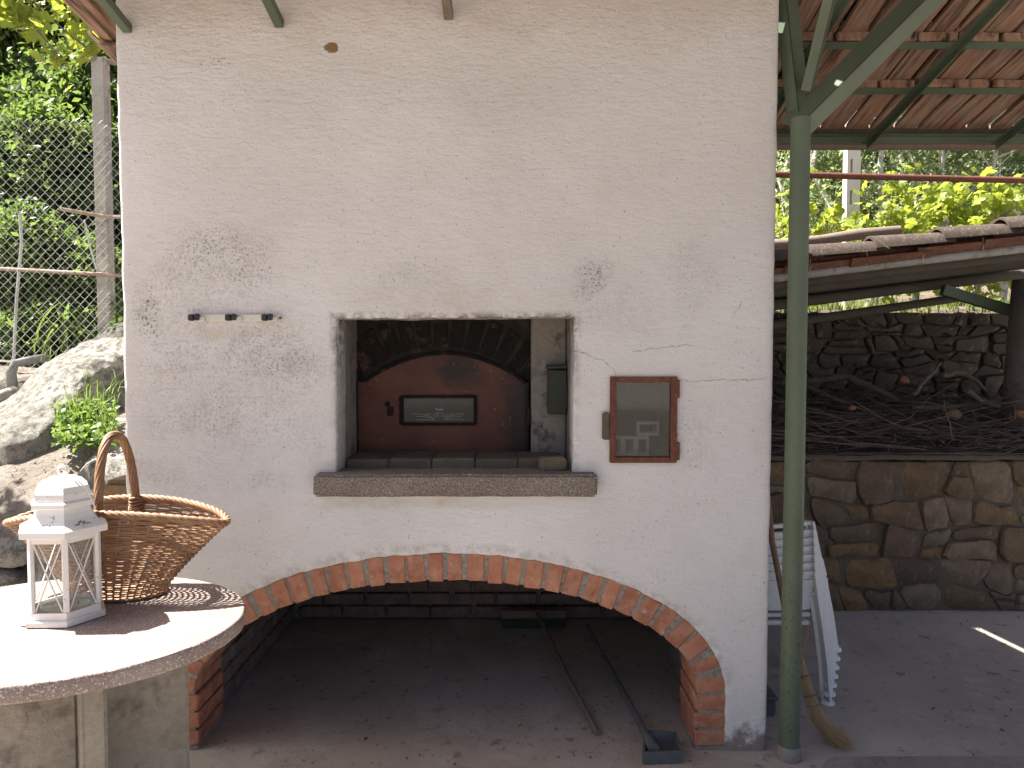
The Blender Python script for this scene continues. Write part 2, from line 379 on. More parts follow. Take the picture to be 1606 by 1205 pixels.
M['jamb']=simple('greyed jamb plaster',(.22,.195,.17),(.29,.265,.235),6,.95,.7,60,.005,(.12,.105,.09))
M['sootplaster']=simple('sooty plaster',(.012,.011,.010),(.020,.018,.015),5,.9,.6,50,.005,(.04,.034,.028))
M['innerplaster']=simple('grey inner plaster',(.13,.115,.10),(.19,.17,.15),7,.9,.6,60,.005,(.09,.08,.065))
def sill_mat():
    k=NT('coarse grey sill stone',.95,.25)
    c=k.mix(k.mr(k.noise(6,6,.6),.35,.65),(.20,.17,.14),(.27,.235,.20)); c=k.mix(k.mr(k.noise(140,3,.6),.45,.62),c,(.13,.105,.085)); c=k.mix(k.mr(k.noise(170,2,.5),.60,.66),c,(.42,.38,.33))
    k.col(c).nor(k.bump(k.noise(120,6,.75),.9,.006)); return k.m
M['sill']=sill_mat()
def door_red():
    k=NT('worn red door paint',.62,.35); X,Y,Z=k.sep()
    c=k.mix(k.mr(k.noise(5,5,.6),.35,.65),(.07,.024,.018),(.095,.032,.022)); c=k.mix(k.mr(k.noise(3,4,.6),.5,.65),c,(.115,.042,.024))
    p=P(715,578,3.17); m=k.map((7,0,11),(-p.x*7,0,-p.z*11)); d=k.n('ShaderNodeVectorMath'); d.operation='LENGTH'; k.l(m,d.inputs[0])
    s1=k.mr(k.ma('ADD',d.outputs['Value'],k.mr(k.noise(9,5,.7),.3,.7,-.4,.4)),1.1,.4,0,.9)
    px=P(790,600,3.17).x; s2=k.mr(k.ma('ADD',X,k.mr(k.noise(8,5,.7),.3,.7,-.04,.04)),px-.02,px+.05,0,.9)
    c=k.mix(k.ma('MAXIMUM',s1,s2),c,(.018,.014,.012)); c=k.mix(k.mr(k.noise(60,3,.6),.66,.72,0,.8),c,(.22,.12,.09))
    k.col(c).nor(k.bump(k.noise(25,6,.65),.35,.004)); return k.m
M['door']=door_red()
def glass(name,mixf,tint=(1,1,1),dirt=0,dcol=(.3,.3,.29),rough=.02):
    k=NT(name,rough); k.t.nodes.remove(k.p)
    tr=k.n('ShaderNodeBsdfTransparent'); tr.inputs[0].default_value=tint+(1,); gl=k.n('ShaderNodeBsdfGlossy'); gl.inputs['Roughness'].default_value=rough
    fr=k.n('ShaderNodeFresnel'); fr.inputs[0].default_value=1.5; mx=k.n('ShaderNodeMixShader'); k.l(k.ma('MULTIPLY_ADD',fr.outputs[0],1.0,mixf),mx.inputs[0]); k.l(tr.outputs[0],mx.inputs[1]); k.l(gl.outputs[0],mx.inputs[2]); res=mx.outputs[0]
    if dirt:
        df=k.n('ShaderNodeBsdfDiffuse'); df.inputs[0].default_value=dcol+(1,); m2=k.n('ShaderNodeMixShader'); k.l(k.mr(k.noise(9,5,.6),.3,.7,dirt*.8,dirt*1.2),m2.inputs[0]); k.l(res,m2.inputs[1]); k.l(df.outputs[0],m2.inputs[2]); res=m2.outputs[0]
    k.l(res,k.out.inputs[0]); return k.m
M['glass']=glass('clear lantern glass',.02,(.97,.98,.98),.05,(.7,.7,.68))
M['dirtyglass']=glass('dusty hatch glass',.0,(.8,.82,.82),.16,(.07,.068,.065),.05)
M['ovenglass']=glass('smoked oven glass',.0,(.25,.26,.26),.42,(.055,.06,.06),.06)
M['print']=simple('pale print',(.38,.40,.40),(.32,.34,.34),20,.6,.05,dark=.1)
def lantern_white():
    k=NT('chipped white enamel',.45,.4)
    c=k.mix(k.mr(k.noise(9,5),.4,.7),(.78,.765,.74),(.72,.70,.66)); c=k.mix(k.mr(k.noise(22,6,.75),.635,.665),c,(.30,.13,.045)); c=k.mix(k.mr(k.noise(13,5,.7),.56,.72,0,.3),c,(.6,.48,.33))
    k.col(c).nor(k.bump(k.noise(40,4),.12,.002)); return k.m
M['lantern']=lantern_white()
def wicker():
    k=NT('honey brown wicker',.5,.4); r=k.island()
    c=k.ramp(r,(0,(.24,.125,.062)),(.5,(.32,.185,.10)),(1,(.19,.095,.05))); c=k.mix(k.mr(k.noise(14,4),.45,.7,0,.6),c,(.42,.28,.165)); c=k.mix(k.mr(k.noise(60,4,.7),.5,.7,0,.5),c,(.14,.06,.028))
    k.col(c).nor(k.bump(k.noise(180,3),.25,.0015)); return k.m
M['wicker']=wicker()
M['yard']=simple('pale bounce gravel',(.25,.215,.18),(.18,.155,.125),3,.95,.6,40,.01)
def rock():
    k=NT('rough pale rock',.95,.2)
    c=k.mix(k.mr(k.noise(3,7,.65),.35,.65),(.27,.255,.225),(.40,.38,.34)); c=k.mix(k.mr(k.noise(22,8,.8),.46,.58,0,.85),c,(.11,.105,.09)); c=k.mix(k.mr(k.noise(2.2,5,.7),.55,.7,0,.5),c,(.15,.145,.11))
    k.col(c).nor(k.bump(k.noise(28,8,.75),1,.03,k.bump(k.noise(8,5,.6),.7,.04))); return k.m
M['rock']=rock()
def path():
    k=NT('cracked concrete path',.95,.2)
    c=k.mix(k.mr(k.noise(4,7,.65),.35,.65),(.17,.145,.12),(.27,.235,.20)); c=k.mix(k.mr(k.noise(30,6,.75,k.map((1,2,1))),.53,.63,0,.75),c,(.08,.065,.05)); c=k.mix(k.mr(k.noise(75,4,.7),.6,.68),c,(.06,.045,.035))
    k.col(c).nor(k.bump(k.noise(35,8,.75),1,.02)); return k.m
M['path']=path()
def leaf(name,cs,trans=.45,tc=(.35,.5,.05),rough=.45,ns=1.2):
    k=NT(name,rough,.35); r=k.island()
    c=k.ramp(r,*[(i/(len(cs)-1),c) for i,c in enumerate(cs)])
    c=k.mix(k.mr(k.noise(ns,3),.35,.65,0,.4),c,k.mix(.55,c,(.02,.035,.012)))
    k.col(c); tl=k.n('ShaderNodeBsdfTranslucent'); k.put(tl.inputs[0],k.mix(.5,c,tc)); mx=k.n('ShaderNodeMixShader'); mx.inputs[0].default_value=trans
    k.l(k.p.outputs[0],mx.inputs[1]); k.l(tl.outputs[0],mx.inputs[2]); k.l(mx.outputs[0],k.out.inputs[0]); return k.m
M['leafdark']=leaf('dark evergreen leaves',[(.055,.095,.032),(.08,.125,.042),(.105,.155,.048)],.45,(.32,.46,.08))
M['leafmid']=leaf('mid green leaves',[(.07,.12,.035),(.10,.155,.045),(.13,.19,.055)],.42,(.33,.48,.07))
M['leafbright']=leaf('bright weeds',[(.09,.16,.035),(.14,.22,.05),(.17,.24,.06)],.4,(.35,.5,.08))
M['leafpale']=leaf('pale grey green leaves',[(.12,.17,.08),(.16,.21,.11),(.20,.24,.15)],.35,(.35,.45,.18))
M['vine']=leaf('young vine leaves',[(.14,.22,.035),(.22,.29,.045),(.30,.34,.06)],.5,(.62,.68,.08),.4,3)
M['bark']=simple('grey bark',(.20,.185,.16),(.30,.28,.25),12,.9,.7,40,.008,(.10,.09,.075))
M['leaflight']=leaf('light slope leaves',[(.16,.22,.08),(.22,.28,.12),(.30,.35,.19)],.5,(.52,.64,.28))
M['bark2']=simple('pale sapling bark',(.48,.46,.42),(.58,.56,.52),12,.9,.7,40,.008,(.3,.28,.24))
M['grassm']=leaf('grass blades',[(.10,.16,.03),(.17,.22,.05),(.24,.25,.09)],.35,(.4,.5,.1))
# ================================================================== GROUND AND TERRAIN
mb=MB()
n=40
mb.box(-40,40,-40,5.9,-.30,0)
patio=mb.build('patio_floor',M['floor'],kind='structure')
def grid(fn,x0,x1,y0,y1,nx,ny):
    vs=[];fs=[]
    for j in range(ny+1):
        for i in range(nx+1):
            x=x0+(x1-x0)*i/nx; y=y0+(y1-y0)*j/ny; vs.append((x,y,fn(x,y)))
    for j in range(ny):
        for i in range(nx):
            a=j*(nx+1)+i; fs.append((a,a+1,a+nx+2,a+nx+1))
    return vs,fs
def hz(x,y,a=.03,s=3): return a*nz((x,y,0),s)+a*.4*nz((x,y,3),s*4)
# terrace behind the wood shed, rising to the hill
def terr(x,y):
    z=1.86+.06*(y-5.75)+max(0,y-9.5)*.35
    return z+hz(x,y,.05,1.5)-(3.0 if y<5.69 else 0)
vs,fs=grid(terr,.9,14,5.65,22,90,110); MB().add(vs,fs).build('upper_terrace',M['soil'],smooth=True,kind='structure')
def hill(x,y):
    return 1.45+.05*(y-4.4)+max(0,y-7.5)*.45+hz(x,y,.08,1.0)
vs,fs=grid(hill,-16,.9,4.62,24,90,100); MB().add(vs,fs).build('hillside',M['soil'],smooth=True,kind='structure')
vs,fs=grid(lambda x,y:-1+.03*abs(y),-150,150,22.1,160,6,6); MB().add(vs,fs).build('far_ground',M['soil'],kind='structure')
# side path left of the oven: a raised concrete strip with a retaining edge
def pth(x,y): return .70+.62*min(y-2.98,.65)+.35*max(0,y-3.63)+.015*math.sin(x*3)+hz(x,y,.022,3.5)
mb=MB(); vs,fs=grid(pth,-4.2,-1.475,2.98,4.7,90,60); mb.add(vs,fs)
mb.build('side_path',M['path'],smooth=True,kind='structure')
mb=MB(); mb.box(-12,9,-14,.95,.0,.006); mb.build('bounce_yard',M['yard'],kind='structure')  # unseen ground sheet added to bounce sunlight onto the oven wall
mb=MB(); pts=[(5.5,2.715),(5.5,-2.0),(1.13,-2.0),(1.13,2.60)]+[(1.13+.115*(1-math.cos(a)),2.60+.115*math.sin(a)) for a in [i*math.pi/12 for i in range(1,7)]]
n=len(pts); mb.add([(x,y,.004) for x,y in pts]+[(x,y,.026) for x,y in pts],[tuple(range(n,2*n))]+[(i,(i+1)%n,n+(i+1)%n,n+i) for i in range(n)])
mb.build('paving_slab',M['concrete'],kind='structure')
# ================================================================== THE OVEN BLOCK
oven=thing('oven_building','whitewashed masonry oven block with a brick arch and a recessed red oven door','oven')
X0,X1,YW,ZT=-1.473,.990,2.80,2.93
def wy(x,z): return .0045*nz((x,0,z),1.4)+.0022*nz((x,5,z),5)+.0009*nz((x,9,z),22)
CX,CZ=-.254,P(700,1091,YW).z
AI,BI=.968,.443; TH=.116
def ell(t,off=0):
    c,s_=math.cos(t),math.sin(t); x=AI*c; z=BI*s_
    nx,nz_=c/AI,s_/BI; L=math.hypot(nx,nz_); return x+nx/L*off+CX, z+nz_/L*off+CZ
rim=[]
xo=AI+TH
zz=-.04
while zz<CZ: rim.append((CX-xo,zz)); zz+=.018
N=110
rim+= [ell(math.pi-math.pi*i/N,TH) for i in range(N+1)]
zz=CZ-.018
while zz>-.04: rim.append((CX+xo,zz)); zz-=.018
rim=[(x+.0045*nz((x,1,z),30)+.004*nz((x,2,z),9),z+.0045*nz((x,3,z),30)+.003*nz((x,4,z),9)) for x,z in rim]
rim[0]=(rim[0][0],-.04); rim.append((rim[-1][0],-.04))
def edge(a,b,st=.02,j=.0):
    a=Vector(a); b=Vector(b); n=max(1,int((b-a).length/st)); o=[]
    for i in range(n):
        p=a.lerp(b,i/n); 
        if i and j: p=p+Vector((j*nz((p.x,11,p.y),9)+j*.4*nz((p.x,12,p.y),40),j*nz((p.x,13,p.y),9)+j*.4*nz((p.x,14,p.y),40)))
        o.append((p.x,p.y))
    return o
rc=.014
lft=edge((X0+rc,ZT),(X0+rc,-.04),.02,.004); rgt=edge((X1-rc-.004,-.04),(X1-rc+.004,ZT),.02,.003)
outer=lft+[(X0+rc,-.04)]+rim+rgt+edge((X1-rc+.004,ZT),(X0+rc,ZT),.02)
def rect(px0,py0,px1,py1,px2,py2,px3,py3,j,grow):
    c=[P(px0,py0,YW),P(px1,py1,YW),P(px2,py2,YW),P(px3,py3,YW)]; c=[Vector((p.x,p.z)) for p in c]
    m=sum(c,Vector((0,0)))/4; c=[p+Vector((math.copysign(grow,p.x-m.x),math.copysign(grow,p.y-m.y))) for p in c]
    o=[]
    for i in range(4): o+=edge(c[i],c[(i+1)%4],.015,j)
    return o
H1=rect(527,500,901,497,898,746,527,746,.004,.009); H2=rect(960,593,1061,593,1061,726,960,726,.003,.002)
wmb=MB(); vs,fs=cdt([outer,H1,H2],.02); fr=[Vector((x,YW+wy(x,z),z)) for x,z in vs]
fs=[f if (fr[f[1]]-fr[f[0]]).cross(fr[f[2]]-fr[f[0]]).y<0 else f[::-1] for f in fs]; wmb.add(fr,fs)
def lip(pts,nf,r,depth,closed=False,extra=()):
    rings=[(0,0)]+[(r*math.sin(a),r*(1-math.cos(a))) for a in (R(30),R(60),R(90))]+[(r,d) for d in extra]+[(r,depth)]
    n=len(pts); vs=[]
    for o_,d in rings:
        for i,(x,z) in enumerate(pts):
            if closed: a=pts[i-1]; b_=pts[(i+1)%n]
            else: a=pts[max(i-1,0)]; b_=pts[min(i+1,n-1)]
            nx,nz_=nf(x,z,a,b_); zz_=z+nz_*o_; vs.append((x+nx*o_,YW+wy(x,z)+d,min(zz_,2.80-.27*d) if depth>1 and d>.02 else zz_))
    fs=[]
    for k in range(len(rings)-1):
        for i in range(n if closed else n-1):
            a=k*n+i; b_=k*n+(i+1)%n; fs.append((a,b_,b_+n,a+n))
    wmb.add(vs,fs)
lip(lft+[(X0+rc,-.04)],lambda x,z,a,b_:(-1,0),rc,1.7,False,(.05,.3,.8,1.2)); lip(rgt+[(X1-rc+.004,ZT)],lambda x,z,a,b_:(1,0),rc,1.7,False,(.05,.3,.8,1.2))
def nin(cx,cz):
    def f(x,z,a,b_):
        t=Vector((b_[0]-a[0],b_[1]-a[1])); nn=Vector((-t.y,t.x)); 
        if nn.length<1e-9: nn=Vector((1,0))
        nn.normalize()
        if nn.dot(Vector((cx-x,cz-z)))<0: nn=-nn
        return nn.x,nn.y
    return f
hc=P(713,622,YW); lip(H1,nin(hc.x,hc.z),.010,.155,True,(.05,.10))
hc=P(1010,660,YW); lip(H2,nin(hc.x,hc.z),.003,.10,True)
lip(rim,nin(CX,CZ-.1),.006,.04)
me=wmb.mesh('wall'); bm=bmesh.new(); bm.from_mesh(me); bmesh.ops.remove_doubles(bm,verts=bm.verts,dist=4e-4); bmesh.ops.recalc_face_normals(bm,faces=bm.faces); bm.to_mesh(me); bm.free()
link('wall',me,M['plaster'],oven,True)
# hidden masonry that closes the block: top, back, chamber ceiling
mb=MB(); mb.box(X0+.02,X1-.02,YW+.32,4.5,.97,1.02); mb.box(X0+.004,X1-.004,4.46,4.52,0,2.30); mb.box(X0+.02,X1-.02,2.84,4.5,2.30,2.36)
mb.box(X0+.02,X1-.12,2.90,2.96,1.95,2.86)
mb.build('core',M['innerplaster'],oven)
# chamber walls (left, right, back) behind the arch
mb=MB(); mb.box(-1.40,-1.285,3.06,4.28,-.02,.97); mb.box(.80,.93,3.06,4.28,-.02,.97); mb.box(-1.40,.93,4.235,4.32,-.02,.97); mb.box(-1.42,CX-AI-.02,2.86,3.10,-.02,.97); mb.box(CX+AI+.02,.955,2.86,3.10,-.02,.97)
mb.build('chamber_wall',M['mortar'],oven)
mb=MB(); mb.box(-1.4,.93,3.0,4.3,.93,.965); mb.build('chamber_ceiling',M['concretepale'],oven)
# ---- bricks
def brick_mesh(L,H,D,seed,ch=.006):
    rnd=random.Random(seed); bm=bmesh.new(); bmesh.ops.create_cube(bm,size=1)
    for v in bm.verts: v.co=Vector((v.co.x*L,v.co.y*D,v.co.z*H))
    bmesh.ops.bevel(bm,geom=bm.edges[:],offset=ch,segments=1,affect='EDGES')
    for v in bm.verts: v.co+=Vector([rnd.uniform(-1,1)*.0022 for _ in range(3)])
    me=bpy.data.meshes.new('brick'); bm.to_mesh(me); bm.free(); return me
BV=[brick_mesh(.0665+.004*(i%3),TH-.004,.25,i) for i in range(6)]
def put(name,me,m,parent,loc,rot=(0,0,0),sc=(1,1,1)):
    o=link(name,me,m,parent); o.location=loc; o.rotation_euler=rot; o.scale=sc; return o
rnd=random.Random(4)
# arc length positions
ts=np.linspace(math.pi,0,2001); pe=np.array([ell(t,TH*.3) for t in ts]); s_=np.r_[0,np.cumsum(np.hypot(*(pe[1:]-pe[:-1]).T))]
NB=32; 
for i in range(NB):
    s0=s_[-1]*(i+.5)/NB+rnd.uniform(-.004,.004); t=float(np.interp(s0,s_,ts)); x,z=ell(t,TH/2)
    nx,nz_=math.cos(t)/AI,math.sin(t)/BI; ang=math.atan2(nx,nz_)
    wsc=rnd.uniform(.93,1.05)*(s_[-1]/NB)/.083
    put('brick',BV[i%6],M['brick'],oven,(x,YW+.125+.004+rnd.uniform(-.003,.004),z),(rnd.uniform(-.02,.02),ang+rnd.uniform(-.05,.05),0),(wsc,1,rnd.uniform(.97,1.03)))
PV=[brick_mesh(TH+.012,.066,.25,20+i) for i in range(3)]
for sx in (-1,1):
    for k,(z0,h) in enumerate(((.187,.062),(.115,.060),(.046,.058))):
        put('brick',PV[k],M['brick'],oven,(CX+sx*(AI+TH/2-.002+rnd.uniform(-.003,.003)),YW+.128,z0),(0,rnd.uniform(-.02,.02),0),(1,1,h/.066))
mb=MB()   # mortar bed of the arch
ins=[ell(math.pi-math.pi*i/60,.008) for i in range(61)]; out=[ell(math.pi-math.pi*i/60,TH+.02) for i in range(61)]
ins=[(CX-AI-.008,-.02)]+ins+[(CX+AI+.008,-.02)]; out=[(CX-AI-TH-.02,-.02)]+out+[(CX+AI+TH+.02,-.02)]
n=len(ins); v=[]
for y in (YW+.0095,YW+.24): v+=[(x,y,z) for x,z in ins]+[(x,y,z) for x,z in out]
f=[]
for i in range(n-1): f+=[(i,i+1,n+i+1,n+i),(2*n+i,3*n+i,3*n+i+1,2*n+i+1),(i,2*n+i,2*n+i+1,i+1),(n+i,n+i+1,3*n+i+1,3*n+i)]
mb.add(v,f); mb.build('arch_mortar',M['mortar'],oven)
for sx in (-1,1):
    cx=CX+sx*(AI+TH/2); MB().box(cx-.064,cx+.064,YW+.004,YW+.26,-.01,.016,None,.005).build('pier_foot',M['concrete'],oven)
# plaster skin and brick faces inside the chamber
BD=[brick_mesh(.235,.062,.05,40+i,.005) for i in range(4)]
r2=random.Random(9)
for row in range(12):
    z=.045+row*.075
    if z>.93: break
    x=-1.22-(row%2)*.12
    while x<.85:
        put('brick',BD[r2.randrange(4)],M['brickdim'],oven,(x+.12+r2.uniform(-.004,.004),4.222+r2.uniform(-.006,.004),z),(0,r2.uniform(-.01,.01),0),(r2.uniform(.95,1.03),1,1)); x+=.25
    y=3.12+(row%2)*.12
    while y<4.2:
        put('brick',BD[r2.randrange(4)],M['brickdim'],oven,(-1.278+r2.uniform(-.006,.004),y+r2.uniform(-.004,.004),z),(r2.uniform(-.01,.01),0,R(90)),(r2.uniform(.92,1),1,1.05)); y+=.25
# ---- recess with the red door
a=P(527,500,YW); c=P(898,746,YW); NX0,NX1,NZ0,NZ1=a.x,c.x,c.z,a.z
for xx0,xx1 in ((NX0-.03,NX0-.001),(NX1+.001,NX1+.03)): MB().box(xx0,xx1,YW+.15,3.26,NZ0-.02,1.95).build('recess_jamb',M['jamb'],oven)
mb=MB(); mb.box(NX0-.03,NX1+.03,3.225,3.27,NZ0-.02,1.95); mb.box(NX0+.001,NX1-.12,3.176,3.224,P(700,598,3.18).z,1.89); mb.build('recess_back',M['sootplaster'],oven)
mb=MB(); mb.box(NX0-.03,NX1+.03,2.955,3.225,1.90,1.95); mb.box(NX0-.03,NX1+.03,2.956,2.97,NZ1+.01,1.95); mb.build('flue',M['sootplaster'],oven)
mb=MB(); mb.box(NX0+.0,NX1-.0,YW+.02,3.225,NZ0-.03,NZ0+.004); mb.build('hearth_slab',M['concrete'],oven)
# row of hearth bricks under the door
HB=[brick_mesh(.168,.052,.23,60+i,.006) for i in range(3)]
xa=P(562,738,3.12).x
for i in range(5): put('brick',HB[i%3],M['brickhearth'],oven,(xa+.075+i*.172,3.045,NZ0+.018),(0,r2.uniform(-.01,.01),0),(1.02,1,1.05))
# voussoirs above the door
dc=P(692,712,3.17); arc_c=(dc.x,P(692,552,3.17).z-.50)
ra=.50
VB=[brick_mesh(.062,.15,.05,80+i,.005) for i in range(3)]
for i in range(-6,7):
    an=i*.125; put('brick',VB[i%3],M['bricksoot'],oven,(arc_c[0]+math.sin(an)*(ra+.095),3.195+r2.uniform(-.004,.004),arc_c[1]+math.cos(an)*(ra+.095)),(0,an,0))
# red door
pb=[P(562,712,3.17),P(826,712,3.17),P(826,603,3.17)]; loop=[(pb[0].x,pb[0].z),(pb[1].x,pb[1].z),(pb[2].x,pb[2].z)]
lx=pb[0].x; lz=P(562,597,3.17).z
for i in range(1,20):
    px=826-(826-562)*i/20; py=603-(51)*math.sin(math.pi*i/20)**.8-( -6*i/20+0); q=P(px,py,3.17); loop.append((q.x,q.z))
loop.append((lx,lz))
wa=P(633,625,3.17); wb=P(743,662,3.17)
door=plate(MB(),[loop,[(wa.x,wa.z),(wb.x,wa.z+.003),(wb.x,wb.z),(wa.x,wb.z)]],3.155,3.185,.03,lambda x,z:.003*nz((x,0,z),5)).build('oven_door',M['door'],oven)
mb=MB()
for i in range(len(loop)):
    p=loop[i]; q=loop[(i+1)%len(loop)]; mb.bar((p[0],3.158,p[1]),(q[0],3.158,q[1]),.010,.012)
mb.build('edge_band',M['bricksoot'],door)
mb=MB()
fx=[(wa.x-.008,wa.z+.008),(wb.x+.008,wa.z+.011),(wb.x+.008,wb.z-.008),(wa.x-.008,wb.z-.008)]
for i in range(4): mb.bar((fx[i][0],3.150,fx[i][1]),(fx[(i+1)%4][0],3.150,fx[(i+1)%4][1]),.014,.010)
mb.build('window_frame',M['bricksoot'],door)
MB().box(wa.x,wb.x,3.165,3.169,wb.z,wa.z).build('window_pane',M['ovenglass'],door)
# print on the pane: a fan of bent rays over a small hub, and a line of tiny script
mb=MB(); yy=3.1635
def q(px,py): p=P(px,py,yy); return (p.x,p.z)
rays=[((646.5,649.5),(661,649.5),(681,655.5)),((667.5,649.5),(676,649.5),(684,654.5)),((680,649.5),(686,649.5),(687.5,654)),((709,649.5),(704,649.5),(695,654.5)),((728,649.5),(717,649.5),(697,655)),((653.5,653.5),(664,653.5),(680,656.8)),((725,653.2),(715,653.2),(699,656.3)),((653.5,658.5),(668,658.5),(683,658.5)),((727,657.8),(710,657.8),(696,657.8)),((697,649.5),(694,649.5),(692.3,654)),((689.5,649.5),(689.7,651),(689.8,654)),((684,651),(685,652.2),(687,654.8))]
def stroke(pts,wd):
    pts=[q(*p) for p in pts]
    for a,b_ in zip(pts,pts[1:]): mb.bar((a[0],yy,a[1]),(b_[0],yy,b_[1]),.0006,wd)
for r_ in rays: stroke(r_,.0013)
stroke(((683.5,647.3),(692,646.6)),.0008); stroke(((683,648.4),(694,648.2)),.0008)
mb.build('print',M['print'],door)
tcu=bpy.data.curves.new('lettering','FONT'); tcu.body='Pedini'; tcu.size=.0145; tcu.extrude=.0003; tcu.align_x='CENTER'
to=bpy.data.objects.new('lettering',tcu); COL.objects.link(to); bpy.context.view_layer.update(); lm=bpy.data.meshes.new_from_object(to.evaluated_get(bpy.context.evaluated_depsgraph_get())); bpy.data.objects.remove(to); lm.materials.clear(); to=link('lettering',lm,M['print']); p=P(689.5,644.0,yy); to.location=p; to.rotation_euler=(R(90),0,0); to.parent=door
mb=MB(); h=P(652,640,3.14); 
p=P(824,600,3.14); q2=P(836,712,3.14); mb.box(p.x,p.x+.014,3.14,3.20,q2.z,p.z)
mb.tube([P(829,640,3.135),P(829,668,3.135)],.009,8); mb.build('hinge',M['sootplaster'],door,30)
mb=MB(); c0=P(608,634,3.15); mb.tube([c0,c0+Vector((0,-.012,0))],.010,10); c0=P(612,645,3.15); mb.box(c0.x-.012,c0.x+.014,3.143,3.156,c0.z-.02,c0.z+.018,None,.004); mb.build('latch',M['bricksoot'],door)
# plaster pillar right of the door, damper
p=P(833,520,3.13); q2=P(886,712,3.13)
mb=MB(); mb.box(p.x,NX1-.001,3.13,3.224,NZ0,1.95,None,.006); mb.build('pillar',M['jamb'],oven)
p=P(859,580,3.07); q2=P(888,650,3.07); cx=P(892,620,3.07)
lp=[(p.x,p.z),(NX1-.004,p.z),(NX1-.004,q2.z),(p.x+.004,q2.z+.004)]
mb=MB(); mb.box(p.x,NX1-.003,3.068,3.129,q2.z,p.z,None,.004); mb.box(p.x-.006,NX1-.003,3.055,3.129,p.z+.004,p.z+.018,None,.002); dm=mb.build('damper_box',M['greendark'],oven)
mb=MB(); r_=.035; mb.add([Vector((min(cx.x+r_*math.cos(a),NX1-.004),3.066,cx.z+1.4*r_*math.sin(a))) for a in [i*math.pi/12 for i in range(24)]]+[Vector((min(cx.x+r_*math.cos(a),NX1-.004),3.062,cx.z+1.4*r_*math.sin(a))) for a in [i*math.pi/12 for i in range(24)]],[tuple(range(24,48))]+[(i,(i+1)%24,24+(i+1)%24,24+i) for i in range(24)]); mb.build('flue_hole',M['black'],dm)
mb=MB(); c0=P(849,669,3.128); mb.tube([c0+Vector((0,.004,0)),c0-Vector((0,.002,0))],.005,10); mb.build('screw_hole',M['black'],oven)
# half brick lying in the recess corner
p=P(866,728,3.02); hb=link('loose_brick',brick_mesh(.108,.058,.075,99,.012),M['brickhearth']); hb.location=(P(867,728,2.87).x,2.868,NZ0+.034); hb.rotation_euler=(0,0,R(8)); tag(hb,'worn half brick lying at the right end of the oven recess','brick')
# sill
def rough_box(x0,x1,y0,y1,z0,z1,st,amp,sd,rc=.01):
    bm=bmesh.new(); bmesh.ops.create_cube(bm,size=1)
    for v in bm.verts: v.co=Vector(((x0+x1)/2+v.co.x*(x1-x0),(y0+y1)/2+v.co.y*(y1-y0),(z0+z1)/2+v.co.z*(z1-z0)))
    bmesh.ops.bevel(bm,geom=bm.edges[:],offset=rc,segments=2,affect='EDGES')
    nx=max(1,int((x1-x0)/st)); 
    for i in range(1,nx):
        x=x0+(x1-x0)*i/nx; bmesh.ops.bisect_plane(bm,geom=bm.verts[:]+bm.edges[:]+bm.faces[:],plane_co=(x,0,0),plane_no=(1,0,0))
    for v in bm.verts: v.co+=amp*noise.noise_vector(v.co*12+Vector((sd,0,0)))+amp*.5*noise.noise_vector(v.co*35+Vector((sd,0,0)))
    me=bpy.data.meshes.new('m'); bm.to_mesh(me); bm.free(); return me
a=P(491,745,2.735); c=P(937,780,2.735)
link('sill',rough_box(a.x,c.x,2.735,2.90,c.z,a.z,.02,.0028,1,.009),M['sill'],oven,40)
# hatch
hx0,hz1=P(957,591,2.79).x,P(957,591,2.79).z; hx1,hz0=P(1061,726,2.79).x,P(1061,726,2.79).z; t_=.0235
hatch=None
mb=MB(); fy0,fy1=2.784,2.806
mb.box(hx0,hx0+t_,fy0,fy1,hz0,hz1,None,.002); mb.box(hx1-t_,hx1,fy0,fy1,hz0,hz1,None,.002); mb.box(hx0+t_+.0002,hx1-t_-.0002,fy0+.001,fy1,hz1-t_+.002,hz1,None,.002); mb.box(hx0+t_+.0002,hx1-t_-.0002,fy0+.001,fy1,hz0,hz0+t_-.002,None,.002)
hatch=mb.build('hatch',M['rust'],oven)
MB().box(hx0+t_-.004,hx1-t_+.004,2.799,2.802,hz0+t_-.006,hz1-t_+.006).build('window_pane',M['dirtyglass'],hatch)
for py0,py1 in ((596,625),(694,722)):
    p=P(1059,py0,2.785); q2=P(1066,py1,2.785); MB().box(p.x,q2.x,2.782,2.797,q2.z,p.z,None,.003).build('hinge',M['rust'],hatch)
p=P(944,648,2.78); q2=P(957,690,2.78); link('latch',rough_box(p.x+.003,q2.x-.001,2.784,2.80,q2.z,p.z,.01,.005,4,.004),M['mortardark'],hatch)
mb=MB(); mb.box(hx0,hx1,3.10,3.12,hz0-.01,hz1+.01); mb.box(hx0-.0,hx1,2.86,3.1,hz0-.03,hz0+.012); mb.box(hx0-.02,hx0-.001,2.86,3.1,hz0-.01,hz1+.02); mb.box(hx1+.001,hx1+.02,2.86,3.1,hz0-.01,hz1+.02); mb.box(hx0,hx1,2.86,3.1,hz1+.002,hz1+.02)
mb.build('hatch_niche',M['sootplaster'],oven)
